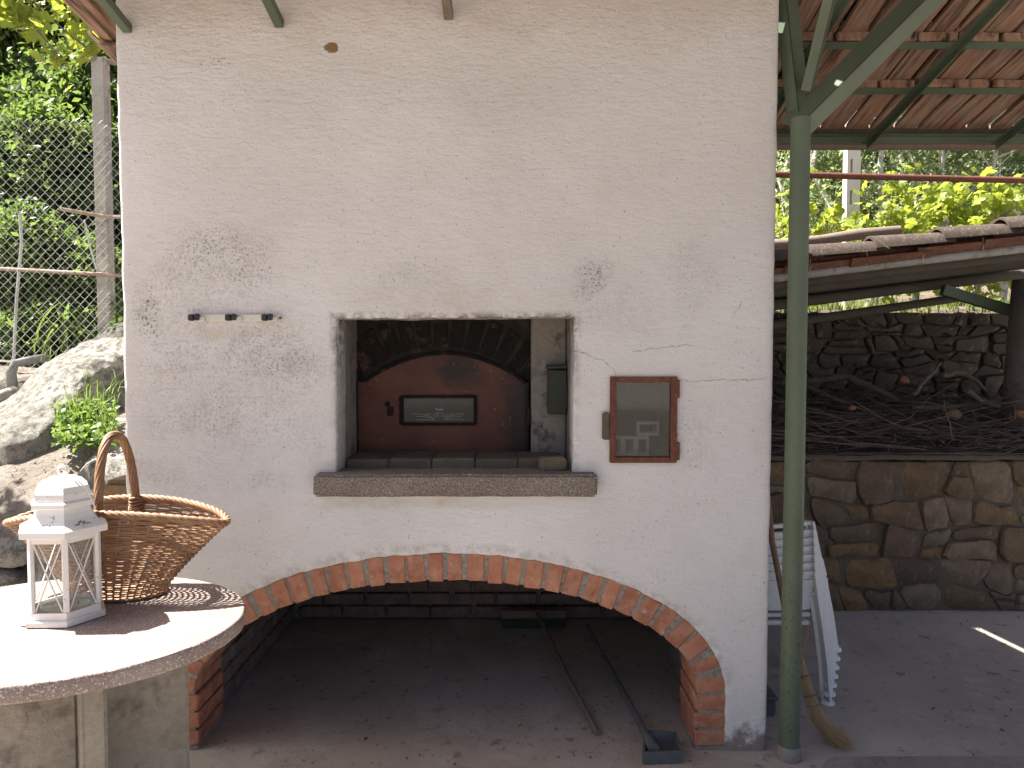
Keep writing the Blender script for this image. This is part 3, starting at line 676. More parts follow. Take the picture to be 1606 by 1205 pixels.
# pale hollow blocks put behind the glass to model its reflection
def hollow(x0,x1,z0,z1,y0,holes,label):
    lp=[[(x0,z0),(x1,z0),(x1,z1),(x0,z1)]]
    n=holes; wd=(x1-x0)/n
    for i in range(n): lp.append([(x0+wd*i+.010,z0+.012),(x0+wd*(i+1)-.010,z0+.012),(x0+wd*(i+1)-.010,z1-.012),(x0+wd*i+.010,z1-.012)])
    o=plate(MB(),lp,y0,y0+.09).build('reflected_block',M['offwhite']); tag(o,label,'block'); return o
zb=hz0+.0125
p=P(1015,690,2.87)
hollow(hx0+.012,hx0+.165,zb,zb+.078,2.88,3,'pale hollow block with three cells modelled as the reflection in the hatch glass')
hollow(hx0+.118,hx0+.205,zb+.079,zb+.135,2.885,1,'smaller pale block above the three celled one, also modelled as reflection in the hatch glass')
# tool rack
a=P(296,494,2.79); c=P(441,504,2.79)
rack=thing('tool_rack','white wall rail with three black tool clips left of the oven recess','tool rack')
MB().box(a.x,c.x,2.788,2.797,c.z,a.z+.002,None,.002).build('rail',M['offwhite'],rack)
for px in (304,362,419):
    p=P(px,498,2.77); cl=MB(); cl.box(p.x-.020,p.x+.002,2.760,2.788,p.z-.013,p.z+.012,None,.004); cl.box(p.x+.006,p.x+.018,2.755,2.788,p.z-.011,p.z+.014,None,.004); cl.build('clip',M['black'],rack)
    MB().box(p.x-.022,p.x+.036,2.778,2.7878,p.z-.014,p.z+.004,None,.002).build('clip_base',M['offwhite'],rack)
mb=MB(); p=P(440,499,2.79); mb.tube([p,p-Vector((0,.006,0))],.0045,8); mb.build('screw',M['rust'],rack)
# ================================================================== CANOPY ROOF
canopy=thing('canopy_roof','terracotta tiled canopy on a green steel post with green rafters','canopy')
RS=-.235
def rz(y): return 2.895+RS*(y-2.8)
RA=math.atan(RS)
def coppo(L,r0,r1,th,up,seed,arc=150):
    """half barrel tile along +y, wide end at y=0; up: humped, otherwise dished"""
    rd=random.Random(seed); n=9; m=3; vs=[];fs=[]
    for layer in (0,1):
        for j in range(m+1):
            r=r0+(r1-r0)*j/m-layer*th
            for i in range(n+1):
                a=R(90-arc/2+arc*i/n); x=r*math.cos(a); z=r*math.sin(a)-r0*.35
                vs.append((x+rd.uniform(-1,1)*.0015,L*j/m,(z if up else -z)+rd.uniform(-1,1)*.0015))
    N=(m+1)*(n+1)
    for j in range(m):
        for i in range(n):
            a=j*(n+1)+i; fs.append((a,a+1,a+n+2,a+n+1)); b=a+N; fs.append((b,b+n+1,b+n+2,b+1))
    for i in range(n):
        fs.append((i,N+i,N+i+1,i+1)); k=m*(n+1); fs.append((k+i,k+i+1,N+k+i+1,N+k+i))
    for j in range(m):
        a=j*(n+1); fs.append((a,a+n+1,N+a+n+1,N+a)); a+=n; fs.append((a,N+a,N+a+n+1,a+n+1))
    me=bpy.data.meshes.new('roof_tile'); me.from_pydata(vs,[],fs); me.update(); me.polygons.foreach_set('use_smooth',[True]*len(me.polygons)); me.set_sharp_from_angle(angle=R(45)); return me
CH=[coppo(.46,.098,.080,.013,False,i,140) for i in range(3)]; CV=[coppo(.46,.085,.100,.013,True,i+5,150) for i in range(3)]
rt=random.Random(21)
def tiles(xs,ys,dz=0,cover=True):
    for x in xs:
        for y in ys:
            # channel: dished, narrow end down the slope (towards +y)
            o=put('roof_tile',CH[rt.randrange(3)],M['tile'],canopy,(x+rt.uniform(-.004,.004),y,rz(y)+dz+.058+rt.uniform(-.003,.003)),(RA+.035,0,rt.uniform(-.012,.012)))
            if cover: put('roof_tile',CV[rt.randrange(3)],M['tile'],canopy,(x+.0975+rt.uniform(-.004,.004),y,rz(y)+dz+.085+rt.uniform(-.003,.003)),(RA+.03,0,rt.uniform(-.012,.012)))
PK=[brick_mesh(.118,.022,.41,200+i,.003) for i in range(4)]
for j in range(4):
    yc=2.56+.37*j
    for i in range(21):
        put('clay_plank',PK[rt.randrange(4)],M['tile'],canopy,(1.035+.1225*i+rt.uniform(-.004,.004),yc+rt.uniform(-.01,.01),rz(yc)+.060+rt.uniform(-.004,.004)),(RA-.02,rt.uniform(-.08,.08),rt.uniform(-.012,.012)),(rt.uniform(.84,1.03),1,1))
tiles([-1.52+.195*i for i in range(12)],[2.30],0)
tiles([-1.60],[2.26,2.63,3.00],-.085)
tiles([-1.60],[2.26,2.63,3.00],.0)
# unseen sheets added above the tiles to block sun, slit for the floor streak
mb=MB()
for x0,x1,y0,y1 in ((-1.66,.835,.5,4.75),(.868,3.6,.5,3.862),(.868,1.36,3.862,4.75)):
    v=[(x0,y0,rz(y0)+.14),(x1,y0,rz(y0)+.14),(x1,y1,rz(y1)+.14),(x0,y1,rz(y1)+.14)]
    v+=[(a,b_,c_+.012) for a,b_,c_ in v]; mb.add(v,[(0,3,2,1),(4,5,6,7),(0,1,5,4),(1,2,6,5),(2,3,7,6),(3,0,4,7)])
mb.build('shade_deck',M['tile'],canopy)
# purlins: green angle steel with a row of clay strips above
SB=[brick_mesh(.165,.042,.05,120+i,.007) for i in range(4)]
for y in (3.11,3.43):
    z=rz(y); MB().box(.992,3.6,y-.002,y+.002,z-.030,z-.002).box(.992,3.6,y+.0022,y+.035,z-.005,z-.001).build('purlin',M['green'],canopy)
    x=1.075
    while x<3.2:
        put('clay_strip',SB[rt.randrange(4)],M['tile'],canopy,(x+rt.uniform(-.004,.004),y+.028,z+.022+rt.uniform(-.003,.003)),(RA*.6,rt.uniform(-.02,.02),rt.uniform(-.02,.02)),(rt.uniform(.92,1),1,1)); x+=.172
# eave beams
z=rz(3.86)
MB().box(.93,3.6,3.866,3.885,z+.006,z+.060).build('eave_board_and_shade',M['darkbeam'],canopy)  # dark strip put in for the shade above the eave beam
MB().box(.93,3.6,3.850,3.865,z-.030,z+.003).box(.93,3.6,3.81,3.849,z+.0,z+.004).build('eave_beam',M['green'],canopy)
MB().box(.93,3.6,3.886,3.96,z-.040,z-.008,None,.006).build('eave_board_and_shade',M['wood'],canopy)
MB().tube([(.93,3.90,z+.025),(3.6,3.90,z+.025)],.030,10).build('eave_pipe',M['rust'],canopy,40)
# rafters
def rafter(x,y0,y1,dz=-.05):
    a=Vector((x,y0,rz(y0)+dz)); b_=Vector((x,y1,rz(y1)+dz))
    return MB().bar(a,b_,.032,.004).bar(a+Vector((.014,0,-.015)),b_+Vector((.014,0,-.015)),.004,.026).build('rafter',M['green'],canopy)
for x in (1.22,1.80,2.46,3.1): rafter(x,1.4,3.83)
for x,py in ((-1.425,38),(-.862,30),(-.235,18)):
    a=Vector((x,1.4,0)); z=P(803,py+8,2.8).z
    MB().bar((x,2.80,z),(x,1.4,z+1.4*.22),.034,.034,.003).build('rafter',M['green'] if x<-.3 else M['wood'],canopy)
# plaster lumps where wall and roof meet
mb=MB(); rl=random.Random(3)
for i in range(26):
    x=-1.46+i*.094+rl.uniform(-.02,.02); r_=rl.uniform(.018,.04); c_=Vector((x,2.81+rl.uniform(-.01,.01),rz(2.8)+rl.uniform(-.012,.02)))
    bm=bmesh.new(); bmesh.ops.create_icosphere(bm,subdivisions=2,radius=r_)
    for v in bm.verts: v.co=Vector((v.co.x*1.6,v.co.y*.7,v.co.z*.8))+.35*r_*noise.noise_vector(v.co*40+c_*9); v.co+=c_
    bm.verts.index_update(); mb.add([v.co.copy() for v in bm.verts],[[v.index for v in f.verts] for f in bm.faces]); bm.free()
mb.build('mortar_bed',M['mortar'],canopy,True)
# post and its three braces
pt=MB(); PX,PY=1.058,2.752
pt.tube([(PX-.003,PY,-.01),(PX,PY,1.2),(PX,PY,2.40)],[.0375,.0365,.0355],20); canopy_post=pt.build('post',M['green'],canopy,40)
mb=MB(); prof=[(.046,0),(.045,.02),(.041,.045),(.0385,.052)]; mb.lathe(prof,20,(PX-.003,PY,0)); mb.build('post_foot',M['concrete'],canopy,True)
def angle(a,b_,w,up=(0,-1,0),t=.005,tw=0):
    """angle iron whose corner edge points along up x d turned by tw"""
    a=Vector(a); b_=Vector(b_); d=(b_-a).normalized(); s1=Vector(up).cross(d).normalized(); s2=d.cross(s1).normalized()
    s1,s2=s1*math.cos(tw)+s2*math.sin(tw),s2*math.cos(tw)-s1*math.sin(tw)
    m_=MB(); L=b_-a
    for e in ((s1-s2).normalized(),(-s1-s2).normalized()):
        f_=d.cross(e)*t; f_=f_ if f_.dot(s2)<0 else -f_
        p=[a+s2*w*.35,a+s2*w*.35+e*w,a+s2*w*.35+e*w+f_,a+s2*w*.35+f_]
        m_.add(p+[q_+L for q_ in p],[(0,3,2,1),(4,5,6,7),(0,1,5,4),(1,2,6,5),(2,3,7,6),(3,0,4,7)])
    return m_
angle((PX-.02,PY+.01,2.36),(PX+.62,PY+.01,3.0),.080,(0,-1,0)).build('brace',M['green'],canopy)
angle((PX+.03,PY,2.50),(PX+.035,2.42,2.97),.038,(0,-1,0),.005,.3).build('brace',M['green'],canopy)
angle((PX+.008,PY+.03,2.40),(1.030,2.86,2.93),.058,(0,-1,0),.005,-.35).build('brace',M['green'],canopy)
# ================================================================== WOOD SHED on the right
LZ=.935; WY=4.33
def stone_face(w_,h_,d_,sd,rough=.012,n=11):
    rd=random.Random(sd); vs=[]; fs=[]
    out=[]
    for i in range(n):
        a=2*math.pi*i/n+rd.uniform(-.15,.15); c,s2=math.cos(a),math.sin(a)
        k=(abs(c)**3.4+abs(s2)**3.4)**(-1/3.4)
        k*=rd.uniform(.86,1.03); out.append((c*k*w_/2,s2*k*h_/2))
    for sc,y in ((1,d_),(1.0,.022),(.90,.004),(.55,-.010)):
        for x,z in out: vs.append((x*sc,y+rd.uniform(-1,1)*rough*(.5 if sc<1 else .2),z*sc))
    vs.append((0,-.012+rd.uniform(-.012,.006),0))
    for k in range(3):
        for i in range(n): fs.append((k*n+i,k*n+(i+1)%n,(k+1)*n+(i+1)%n,(k+1)*n+i))
    for i in range(n): fs.append((3*n+i,3*n+(i+1)%n,4*n))
    me=bpy.data.meshes.new('stone'); me.from_pydata(vs,[],fs); me.update(); me.polygons.foreach_set('use_smooth',[True]*len(fs)); me.set_sharp_from_angle(angle=R(38)); return me
def cell_stone(root,poly,Y,m,rd,gap,dp=.014):
    """one stone filling the cell poly (x,z corners); its own mesh"""
    c=Vector((sum(p[0] for p in poly)/len(poly),sum(p[1] for p in poly)/len(poly))); pts=[]
    n=len(poly)
    for i in range(n):
        p=Vector(poly[i]); a=Vector(poly[i-1]); b_=Vector(poly[(i+1)%n]); k=rd.uniform(.06,.30)
        pts.append(p.lerp(a,k)); pts.append(p.lerp(b_,k))
    q_=[]
    for p in pts:
        d=c-p; L=d.length; q_.append(p-c+d/L*min(gap*rd.uniform(.4,1.5),L*.3)+Vector((rd.uniform(-1,1),rd.uniform(-1,1)))*.007)
    tx,tz=rd.uniform(-.12,.12),rd.uniform(-.12,.12); y0=rd.uniform(-dp,dp*.6); N=len(q_); vs=[];fs=[]
    for sc,y,jt in ((1,.10,0),(1,.016,.002),(.93,.002,.003),(.60,-.006,.004)):
        for p in q_: vs.append((p.x*sc,y0+y+(tx*p.x+tz*p.y)*sc*(y<.05)+rd.uniform(-1,1)*jt,p.y*sc))
    vs.append((0,y0-.008+rd.uniform(-.006,.004),0))
    for k in range(3):
        for i in range(N): fs.append((k*N+i,k*N+(i+1)%N,(k+1)*N+(i+1)%N,(k+1)*N+i))
    for i in range(N): fs.append((3*N+i,3*N+(i+1)%N,4*N))
    me=bpy.data.meshes.new('stone'); me.from_pydata(vs,[],fs); me.update(); me.polygons.foreach_set('use_smooth',[True]*len(fs)); me.set_sharp_from_angle(angle=R(30))
    o=link('stone',me,m,root); o.location=(c.x,Y,c.y)
def stone_wall(root,x0,x1,z0,z1,Y,m,sd,hr,wr,gap,merge=.12):
    rd=random.Random(sd); zs=[z0]
    while zs[-1]<z1-hr[0]: zs.append(min(zs[-1]+rd.uniform(*hr),z1))
    zs[-1]=z1; K=len(zs)-1
    def zb(k,x): return zs[k]+(0 if k in (0,K) else hr[0]*(1.0*nz((x,k*3.3,sd),2.2)+.5*nz((x,k*5.3,sd),6)))
    for k in range(K):
        x=x0; s0=0; h=zs[k+1]-zs[k]
        while x<x1:
            wd=rd.uniform(*wr)*(h/.12)**.3; s1_=rd.uniform(-.05,.05)*min(1,wd/.16); xa,xb=x,x+wd
            bl=(xa-s0,zb(k,xa-s0)); br_=(xb-s1_,zb(k,xb-s1_)); tr_=(xb+s1_,zb(k+1,xb+s1_)); tl=(xa+s0,zb(k+1,xa+s0))
            xm=(xa+xb)/2+rd.uniform(-.03,.03); bm_=(xm,zb(k,xm)-rd.uniform(-.008,.008)); tm=(xm,zb(k+1,xm)+rd.uniform(-.008,.008))
            u_=rd.random()
            if h>hr[0]*1.2 and u_<merge:
                f_=rd.uniform(.35,.65); g1=rd.uniform(-.1,.1); ml=(xa,bl[1]+(tl[1]-bl[1])*f_); mr_=(xb,br_[1]+(tr_[1]-br_[1])*(f_+g1)); mm=(xm,(ml[1]+mr_[1])/2+rd.uniform(-.01,.01))
                cell_stone(root,[bl,bm_,br_,mr_,mm,ml],Y,m,rd,gap); cell_stone(root,[ml,mm,mr_,tr_,tm,tl],Y,m,rd,gap)
            elif wd>wr[0]*1.5 and u_>.82:
                a_=(xa+wd*.32,zb(k,xa+wd*.32)); b2=(xa+wd*.12,zb(k+1,xa+wd*.12))
                cell_stone(root,[bl,a_,b2,tl],Y,m,rd,gap); cell_stone(root,[a_,br_,tr_,tm,b2],Y,m,rd,gap)
            else: cell_stone(root,[bl,bm_,br_,tr_,tm,tl],Y,m,rd,gap)
            x=xb; s0=s1_
low=thing('stone_wall','low ochre rubble stone wall with a thin concrete coping under the brushwood','wall',(0,0,0))
stone_wall(low,.90,3.25,.0,LZ-.035,WY+.01,M['stonewarm'],5,(.09,.19),(.11,.30),.005,.22)
MB().box(.9,3.6,WY+.024,WY+.4,0,LZ-.045).build('mortar',M['mortardark'],low)
link('coping',rough_box(.9,3.5,WY-.004,WY+1.40,LZ-.032,LZ-.004,.05,.007,3,.008),M['mortardark'],low,40)
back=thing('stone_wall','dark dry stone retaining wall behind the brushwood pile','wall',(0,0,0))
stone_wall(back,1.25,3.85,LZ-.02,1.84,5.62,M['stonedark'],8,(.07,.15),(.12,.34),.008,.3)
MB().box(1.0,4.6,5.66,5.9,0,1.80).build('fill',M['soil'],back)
# brushwood
mb=MB(); rb=random.Random(7)
def gaus(s_): return rb.gauss(0,s_)
for i in range(950):
    y=rb.uniform(WY+.05,5.55); x=rb.uniform(.95,3.7); L=rb.uniform(.3,1.1); an=gaus(.85)+(math.pi if rb.random()<.5 else 0); z=LZ+.02+rb.random()**1.5*(.10+.32*(y-WY)/1.2)*(.75+.5*nz((x,y,0),1.2))
    r_=rb.uniform(.0012,.0045); p=Vector((x,y,z)); d=Vector((math.cos(an),math.sin(an)*.8,gaus(.17))); pts=[p]
    for k in range(4):
        d=(d+Vector((gaus(.12),gaus(.12),gaus(.09)))).normalized(); p=p+d*L/4; 
        p.z=max(p.z,LZ+.006); p.y=min(max(p.y,WY+.01),5.56); pts.append(p)
    mb.tube(pts,[r_,r_*.9,r_*.8,r_*.6,r_*.4],3,False)
tag(mb.build('brushwood',M['twig']),'heap of thin dry brushwood on the low stone wall','brushwood',kind='stuff')
vs,fs=grid(lambda x,y:LZ-.02+(.045+.22*max(0,(y-WY-.1)/1.2))*(.7+.6*nz((x,y,0),1.8))*min(1,(y-WY)/.12)+.015*nz((x,y,2),9),.95,3.9,WY+.03,5.6,110,50)
tag(MB().add(vs,fs).build('dark_soil_heap',M['humus'],None,True),'dark crumbly soil under the brushwood','soil',kind='stuff')
mb=MB()
for i in range(1500):
    y=rb.uniform(WY+.03,5.5); x=rb.uniform(.95,3.7); z=LZ+.03+rb.random()*(.04+.25*(y-WY)/1.2); s1=rb.uniform(.004,.014)
    v=[Vector((gaus(s1),gaus(s1),gaus(s1*.6))) for _ in range(4)]; mb.add([Vector((x,y,z))+q_ for q_ in v],[(0,1,2),(0,2,3)])
tag(mb.build('leaf_litter',M['litter']),'dead leaves caught in the brushwood','leaves',kind='stuff')
def branch(pts,r0,label,m='branch'):
    P_=[P(*p) for p in pts]; Q_=[]
    for a,b_ in zip(P_,P_[1:]):
        for k in range(4): Q_.append(a.lerp(b_,k/4)+Vector((gaus(.006),gaus(.006),gaus(.006))))
    Q_.append(P_[-1]); N=len(Q_)
    o=MB().tube(Q_,[r0*(1-.35*i/N)*rb.uniform(.9,1.1) for i in range(N)],8).build('branch',M[m],smooth=50); tag(o,label,'branch',group='branches on the brushwood pile')
branch([(1262,598,5.2),(1330,590,5.1),(1370,610,5.0),(1408,628,4.9)],.026,'thick curved branch with a pale cut end lying left on the brushwood')
branch([(1515,612,4.85),(1545,632,4.9),(1590,645,5.0),(1640,655,5.05)],.022,'short branch whose pale cut end points at the pile beside the column')
branch([(1478,590,5.1),(1505,583,5.1),(1525,592,5.15),(1545,612,5.2)],.020,'arched branch under the shed column side of the pile')
branch([(1430,640,4.8),(1480,638,4.9),(1540,635,5.0)],.017,'straight grey branch lying across the middle of the brushwood')
branch([(1430,622,4.95),(1455,595,5.0),(1475,570,5.1)],.015,'thin branch slanting up to the right against the dry stone wall')
for px,py,Y,s_c,lb in ((1494,650,4.7,.05,'rounded orange and grey brick lump on the brushwood'),(1337,640,4.75,.022,'small orange shard left in the brushwood'),(1419,597,5.2,.032,'orange tile fragment in front of the dry stone wall'),(1600,650,4.7,.04,'ochre stone lump by the foot of the column')):
    p=P(px,py,Y); bm=bmesh.new(); bmesh.ops.create_icosphere(bm,subdivisions=2,radius=s_c)
    for v in bm.verts: v.co+=v.co.normalized()*s_c*.5*noise.noise(v.co*25+p); v.co.z*=.85
    me=bpy.data.meshes.new('shard'); bm.to_mesh(me); bm.free(); o=link('rubble_lump',me,M['brickhearth'] if s_c>.045 else M['brick'],None,40); o.location=p; tag(o,lb,'rubble')
# lean-to roof rising to the right
shed=thing('shed_roof','low lean-to roof of old clay tiles over the brushwood pile','roof')
SLX=.118
def sz(x): return P(1215,437,4.38).z+SLX*(x-1.55)
TC=[coppo(.47,.095,.078,.013,True,i+30,160) for i in range(3)]; TD=[coppo(.47,.095,.078,.013,False,i+35,140) for i in range(3)]
rs=random.Random(12)
def stile(me,m,x,y,dz,tilt=0): 
    # long side along +x; wide end at low side (west)
    put('roof_tile',me,m,shed,(x,y+rs.uniform(-.006,.006),sz(x)+dz+rs.uniform(-.008,.008)-.012*math.sin((x-1)*2.2)),(math.atan(SLX)+tilt,rs.uniform(-.05,.05),-R(90)+rs.uniform(-.02,.02)))
for j in range(7):
    y=4.40+j*.205
    for i in range(-2,6):
        if i<0 and j==0: continue
        x=1.02+i*.385-.10*(j==0)
        stile(TD[rs.randrange(3)],M['tilered'],x+rs.uniform(-.01,.01),y+.09,.098,-.03)
        stile(TC[rs.randrange(3)],M['tileold'],x+.03+rs.uniform(-.01,.01),y-.005,.128,-.03)
# extra red tile edge hanging in front
for i in range(6): stile(TD[rs.randrange(3)],M['tilered'],1.02+i*.385+.18,4.40,.072,-.03)
def beam(y,r_,m,dz=0,x0=None,x1=4.2,n=12,name='beam'):
    x0=.95 if y<4.6 else .2
    MB().tube([(x0,y,sz(x0)+dz),(2.2,y,sz(2.2)+dz+.004),(x1,y,sz(x1)+dz)],r_,n).build(name,m,shed,40)
beam(4.37,.026,M['galvp'],0)
beam(4.72,.036,M['darkbeam'],-.02); beam(5.02,.045,M['darkbeam'],-.05); beam(5.32,.05,M['darkbeam'],-.07); beam(5.50,.045,M['darkbeam'],-.085)
for a,b_,r_ in (((1200,512,5.45),(1500,468,5.45),.035),((1200,480,5.2),(1700,418,5.3),.04)):
    MB().tube([P(*a),P(*b_)],[r_,r_*.85],10).build('beam',M['darkbeam'],shed,40)
mb=MB(); a=P(1478,455,5.1); b_=P(1600,492,5.1); mb.bar(a,b_,.05,.07); mb.build('strut',M['green'],shed)
# wire ties
for px,py in ((1270,421),(1359,410),(1447,403),(1541,388)):
    p=P(px,py,4.34); mb2=MB(); mb2.tube([p+Vector((0,.0,.055)),p+Vector((.002,-.01,.02)),p+Vector((-.002,-.004,-.022))],.0022,5); mb2.build('wire_tie',M['galv'],shed)
mb=MB(); p=P(1368,372,4.27); mb.tube([p,P(1382,381,4.26),P(1394,390,4.25)],.003,5); tag(mb.build('straw_stem',M['straw']),'pale straw lying on the edge tile of the lean-to roof','straw')
# column
mb=MB(); a=P(1612,648,4.9); b_=P(1628,440,4.9); mb.tube([Vector((a.x,4.9,LZ)),a.lerp(b_,.3),b_],[.155,.15,.145],24); tag(mb.build('shed_column',M['innerplaster'],None,True),'round grey plastered column holding the lean-to roof at the right','column')
# horizontal red pipe
mb=MB(); a=P(1100,271,4.9); b_=P(1700,285.5,4.9); mb.tube([a,b_],.0205,12); hp=mb.build('water_pipe',M['rust'],None,40); tag(hp,'long horizontal rusty red pipe crossing above the lean-to roof','pipe')
mb=MB(); mb.tube([b_+Vector((-.05,.0,-.02)),Vector((b_.x-.05,4.9,LZ))],.02,8); mb.build('upright',M['rust'],hp,40)
mb=MB(); mb.tube([a+Vector((.05,.0,-.02)),Vector((a.x+.05,4.9,LZ))],.02,8); mb.build('upright',M['rust'],hp,40)
# weathered pole
mb=MB(); mb.tube([P(1100,392,5.75),P(1240,383,5.75),P(1290,376,5.75),P(1345,368,5.75),P(1411,361,5.75)],[.04,.045,.04,.045,.035],9,jit=.08); wp=mb.build('wooden_pole',M['wood'],None,50); tag(wp,'weathered wooden pole lying along the top of the lean-to roof','pole')
# slotted concrete post
Yp=7.0; p=P(1328,300,Yp); q2=P(1349,300,Yp); gz=terr(2.9,Yp)
lp=[[(p.x,gz-.2),(q2.x,gz-.2),(q2.x,4.2),(p.x,4.2)]]
for k in range(6):
    z=P(1334,348,Yp).z-.42+k*.29; lp.append([(p.x+.030,z),(p.x+.052,z),(p.x+.052,z+.13),(p.x+.030,z+.13)])
def cpost(dx,label):
    o=plate(MB(),[[(x+dx,z) for x,z in l] for l in lp],Yp,Yp+.09).build('concrete_post',M['offwhite']); tag(o,label,'post')
cpost(0,'pale concrete vineyard post with slots behind the lean-to roof')
def strand(a,b_,label,r_=.004):
    o=MB().tube([a,a.lerp(b_,.5)-Vector((0,0,.03)),b_],r_,5).build('fence_wire',M['rust']); tag(o,label,'wire')
strand(P(1150,330,7.05),P(1720,334,7.05),'thin dark training wire running behind the slotted post')
# ================================================================== CHAIRS, BROOM, BOX
def chair_proto():
    t=thing('plastic_chair','',"chair",(0,0,0),0,'stack of white plastic chairs')
    m=M['white']
    # curved back: rail and panel; faces +y
    def arc(x,z): return .02+.22*(x/.2)**2*.10 -.10*(z-.34)
    def curved(z0,z1,hw0,hw1,th,name):
        n=10; vs=[];fs=[]
        for L_,zz,hw in ((0,z0,hw0),(1,z1,hw1)):
            for i in range(n+1):
                x=-hw+2*hw*i/n; y=arc(x,zz); vs+= [(x,y,zz),(x,y+th,zz)]
        k=2*(n+1)
        for i in range(n):
            a=2*i; fs+=[(a,a+2,k+a+2,k+a),(a+1,k+a+1,k+a+3,a+3),(a,a+1,a+3,a+2),(k+a,k+a+2,k+a+3,k+a+1)]
        fs+=[(0,k,k+1,1),(2*n,2*n+1,k+2*n+1,k+2*n)]
        o=MB().add(vs,fs).build(name,m,t,35); return o
    curved(.556,.572,.180,.182,.020,'top_rail')
    curved(.395,.533,.170,.177,.006,'back_panel')
    MB().box(-.17,.17,.02,.34,.325,.345,None,.006).build('seat',m,t)
    for sx in (-1,1):
        # rear leg: flat blade sweeping outwards to the foot
        pts=[(.178,.0,.572),(.190,-.015,.45),(.205,-.03,.33),(.222,-.045,.17),(.232,-.055,.012)]
        lb=MB()
        for a,b_ in zip(pts,pts[1:]):
            lb.bar((sx*a[0],a[1]+.02,a[2]),(sx*b_[0],b_[1]+.02,b_[2]+.0005),.010,.05,up=Vector((0,1,0)))
            lb.bar((sx*(a[0]-.018),a[1]+.044,a[2]),(sx*(b_[0]-.018),b_[1]+.044,b_[2]+.0005),.014,.006,up=Vector((0,1,0)))
        lg=lb.build('leg',m,t)
        fo=MB(); fo.tube([(sx*.228,-.035,.0),(sx*.228,-.035,.014)],[.030,.026],10); fo.build('foot',m,lg)
        lb=MB(); lb.bar((sx*.17,.32,.34),(sx*.205,.37,.005),.03,.03); lb.build('leg',m,t)
        ab=MB(); ab.bar((sx*.183,.01,.47),(sx*.20,.30,.47),.035,.012,.004); ab.bar((sx*.20,.29,.47),(sx*.19,.31,.34),.03,.014,.004); ab.build('armrest',m,t)
    return t
CHN=['topmost','second from the top','third from the top','fourth from the top','fifth from the top','sixth from the top','lowest']
base=Vector((G(1295,1102,0).x-.222,G(1295,1102,0).y+.03,0))
ch=chair_proto(); ch['label']='white plastic chair at the bottom of the stack behind the green post'
ch.location=base; ch.rotation_euler=(0,0,R(0))
for k in range(1,7):
    lab='white plastic chair, %s of the stack behind the green post'%CHN[6-k]
    c=copytree(ch,lab); c.location=base+Vector((.0080*k,.008*k,.0335*k)); c.rotation_euler=(0,-.012*k,0)
# a leaning wide white panel behind the stack: armchair side
sb=MB(); pts=[P(1281,876,3.40),P(1288,905,3.4),P(1294,960,3.39),P(1299,1030,3.37)]
mb=MB()
for a,b_ in zip(pts,pts[1:]): mb.bar(a,b_,.050,.03,.006,up=Vector((0,1,0)))
lg=mb.build('wide_leg',M['white'],c); bpy.context.view_layer.update(); lg.matrix_parent_inverse=c.matrix_world.inverted()
# grey box
a=G(1199,1125,0); mb=MB(); mb.box(.93,P(1216,1110,a.y).x+.004,a.y,a.y+.25,0,P(1210,1099,a.y).z,None,.008); bx=mb.build('storage_box',M['graymetal']); tag(bx,'low grey box on the shed floor between oven block and green post','box')
MB().box(.925,P(1216,1110,a.y).x+.010,a.y-.006,a.y+.256,P(1210,1099,a.y).z+.0005,P(1210,1099,a.y).z+.016,None,.004).build('lid',M['graymetal'],bx)
# broom
br=thing('broom','old straw broom with a brown handle leaning beside the green post','broom',(0,0,0))
b0=G(1322,1172,0)+Vector((0,0,.012)); k1=P(1272,1095,2.93); k0=P(1247,1020,3.0); ht=P(1203,775,3.14)
MB().tube([ht,P(1211,850,3.10),P(1232,960,3.03),k0+(k1-k0)*.4],.0125,10).build('handle',M['stick'],br,40)
mb=MB(); rg=random.Random(31)
for i in range(420):
    u=rg.gauss(0,.30); vv=rg.gauss(0,.3); s0=Vector((.030*u,.03*vv,0)); 
    p0=k0.lerp(k1,rg.uniform(-.1,.15))+s0*.9; p1=k1+s0*.75; 
    fl=Vector((rg.gauss(0,.018)+.0,rg.gauss(0,.02),rg.gauss(0,.012))); p3=b0+fl+s0*1.5+(b0-k1)*rg.uniform(-.16,.03); p2=k1.lerp(b0,.45)+s0*1.4+Vector((-.022,0,-.01))
    p3.z=max(p3.z,.004); mb.tube([p0,p1,p2,p3],[.0018,.0018,.0016,.001],3,False)
for i in range(7):
    p0=k0.lerp(k1,.3); mb.tube([p0,p0+Vector((rg.uniform(-.03,.04),0,rg.uniform(.05,.12))),p0+Vector((rg.uniform(-.03,.06),0,rg.uniform(.1,.19)))],[.0018,.0015,.001],3,False)
mb.build('bristles',M['straw'],br,kind='stuff')
mb=MB(); dd=(k1-k0).normalized()
for t_2 in (.55,.95,1.15): 
    c_=k0.lerp(k1,t_2); o1=dd.orthogonal().normalized(); o2=dd.cross(o1); mb.tube([c_+o1*math.cos(a)*.024+o2*math.sin(a)*.024 for a in [i*math.pi/8 for i in range(16)]],.0028,5,closed=True)
mb.build('binding',M['wood'],br,40)
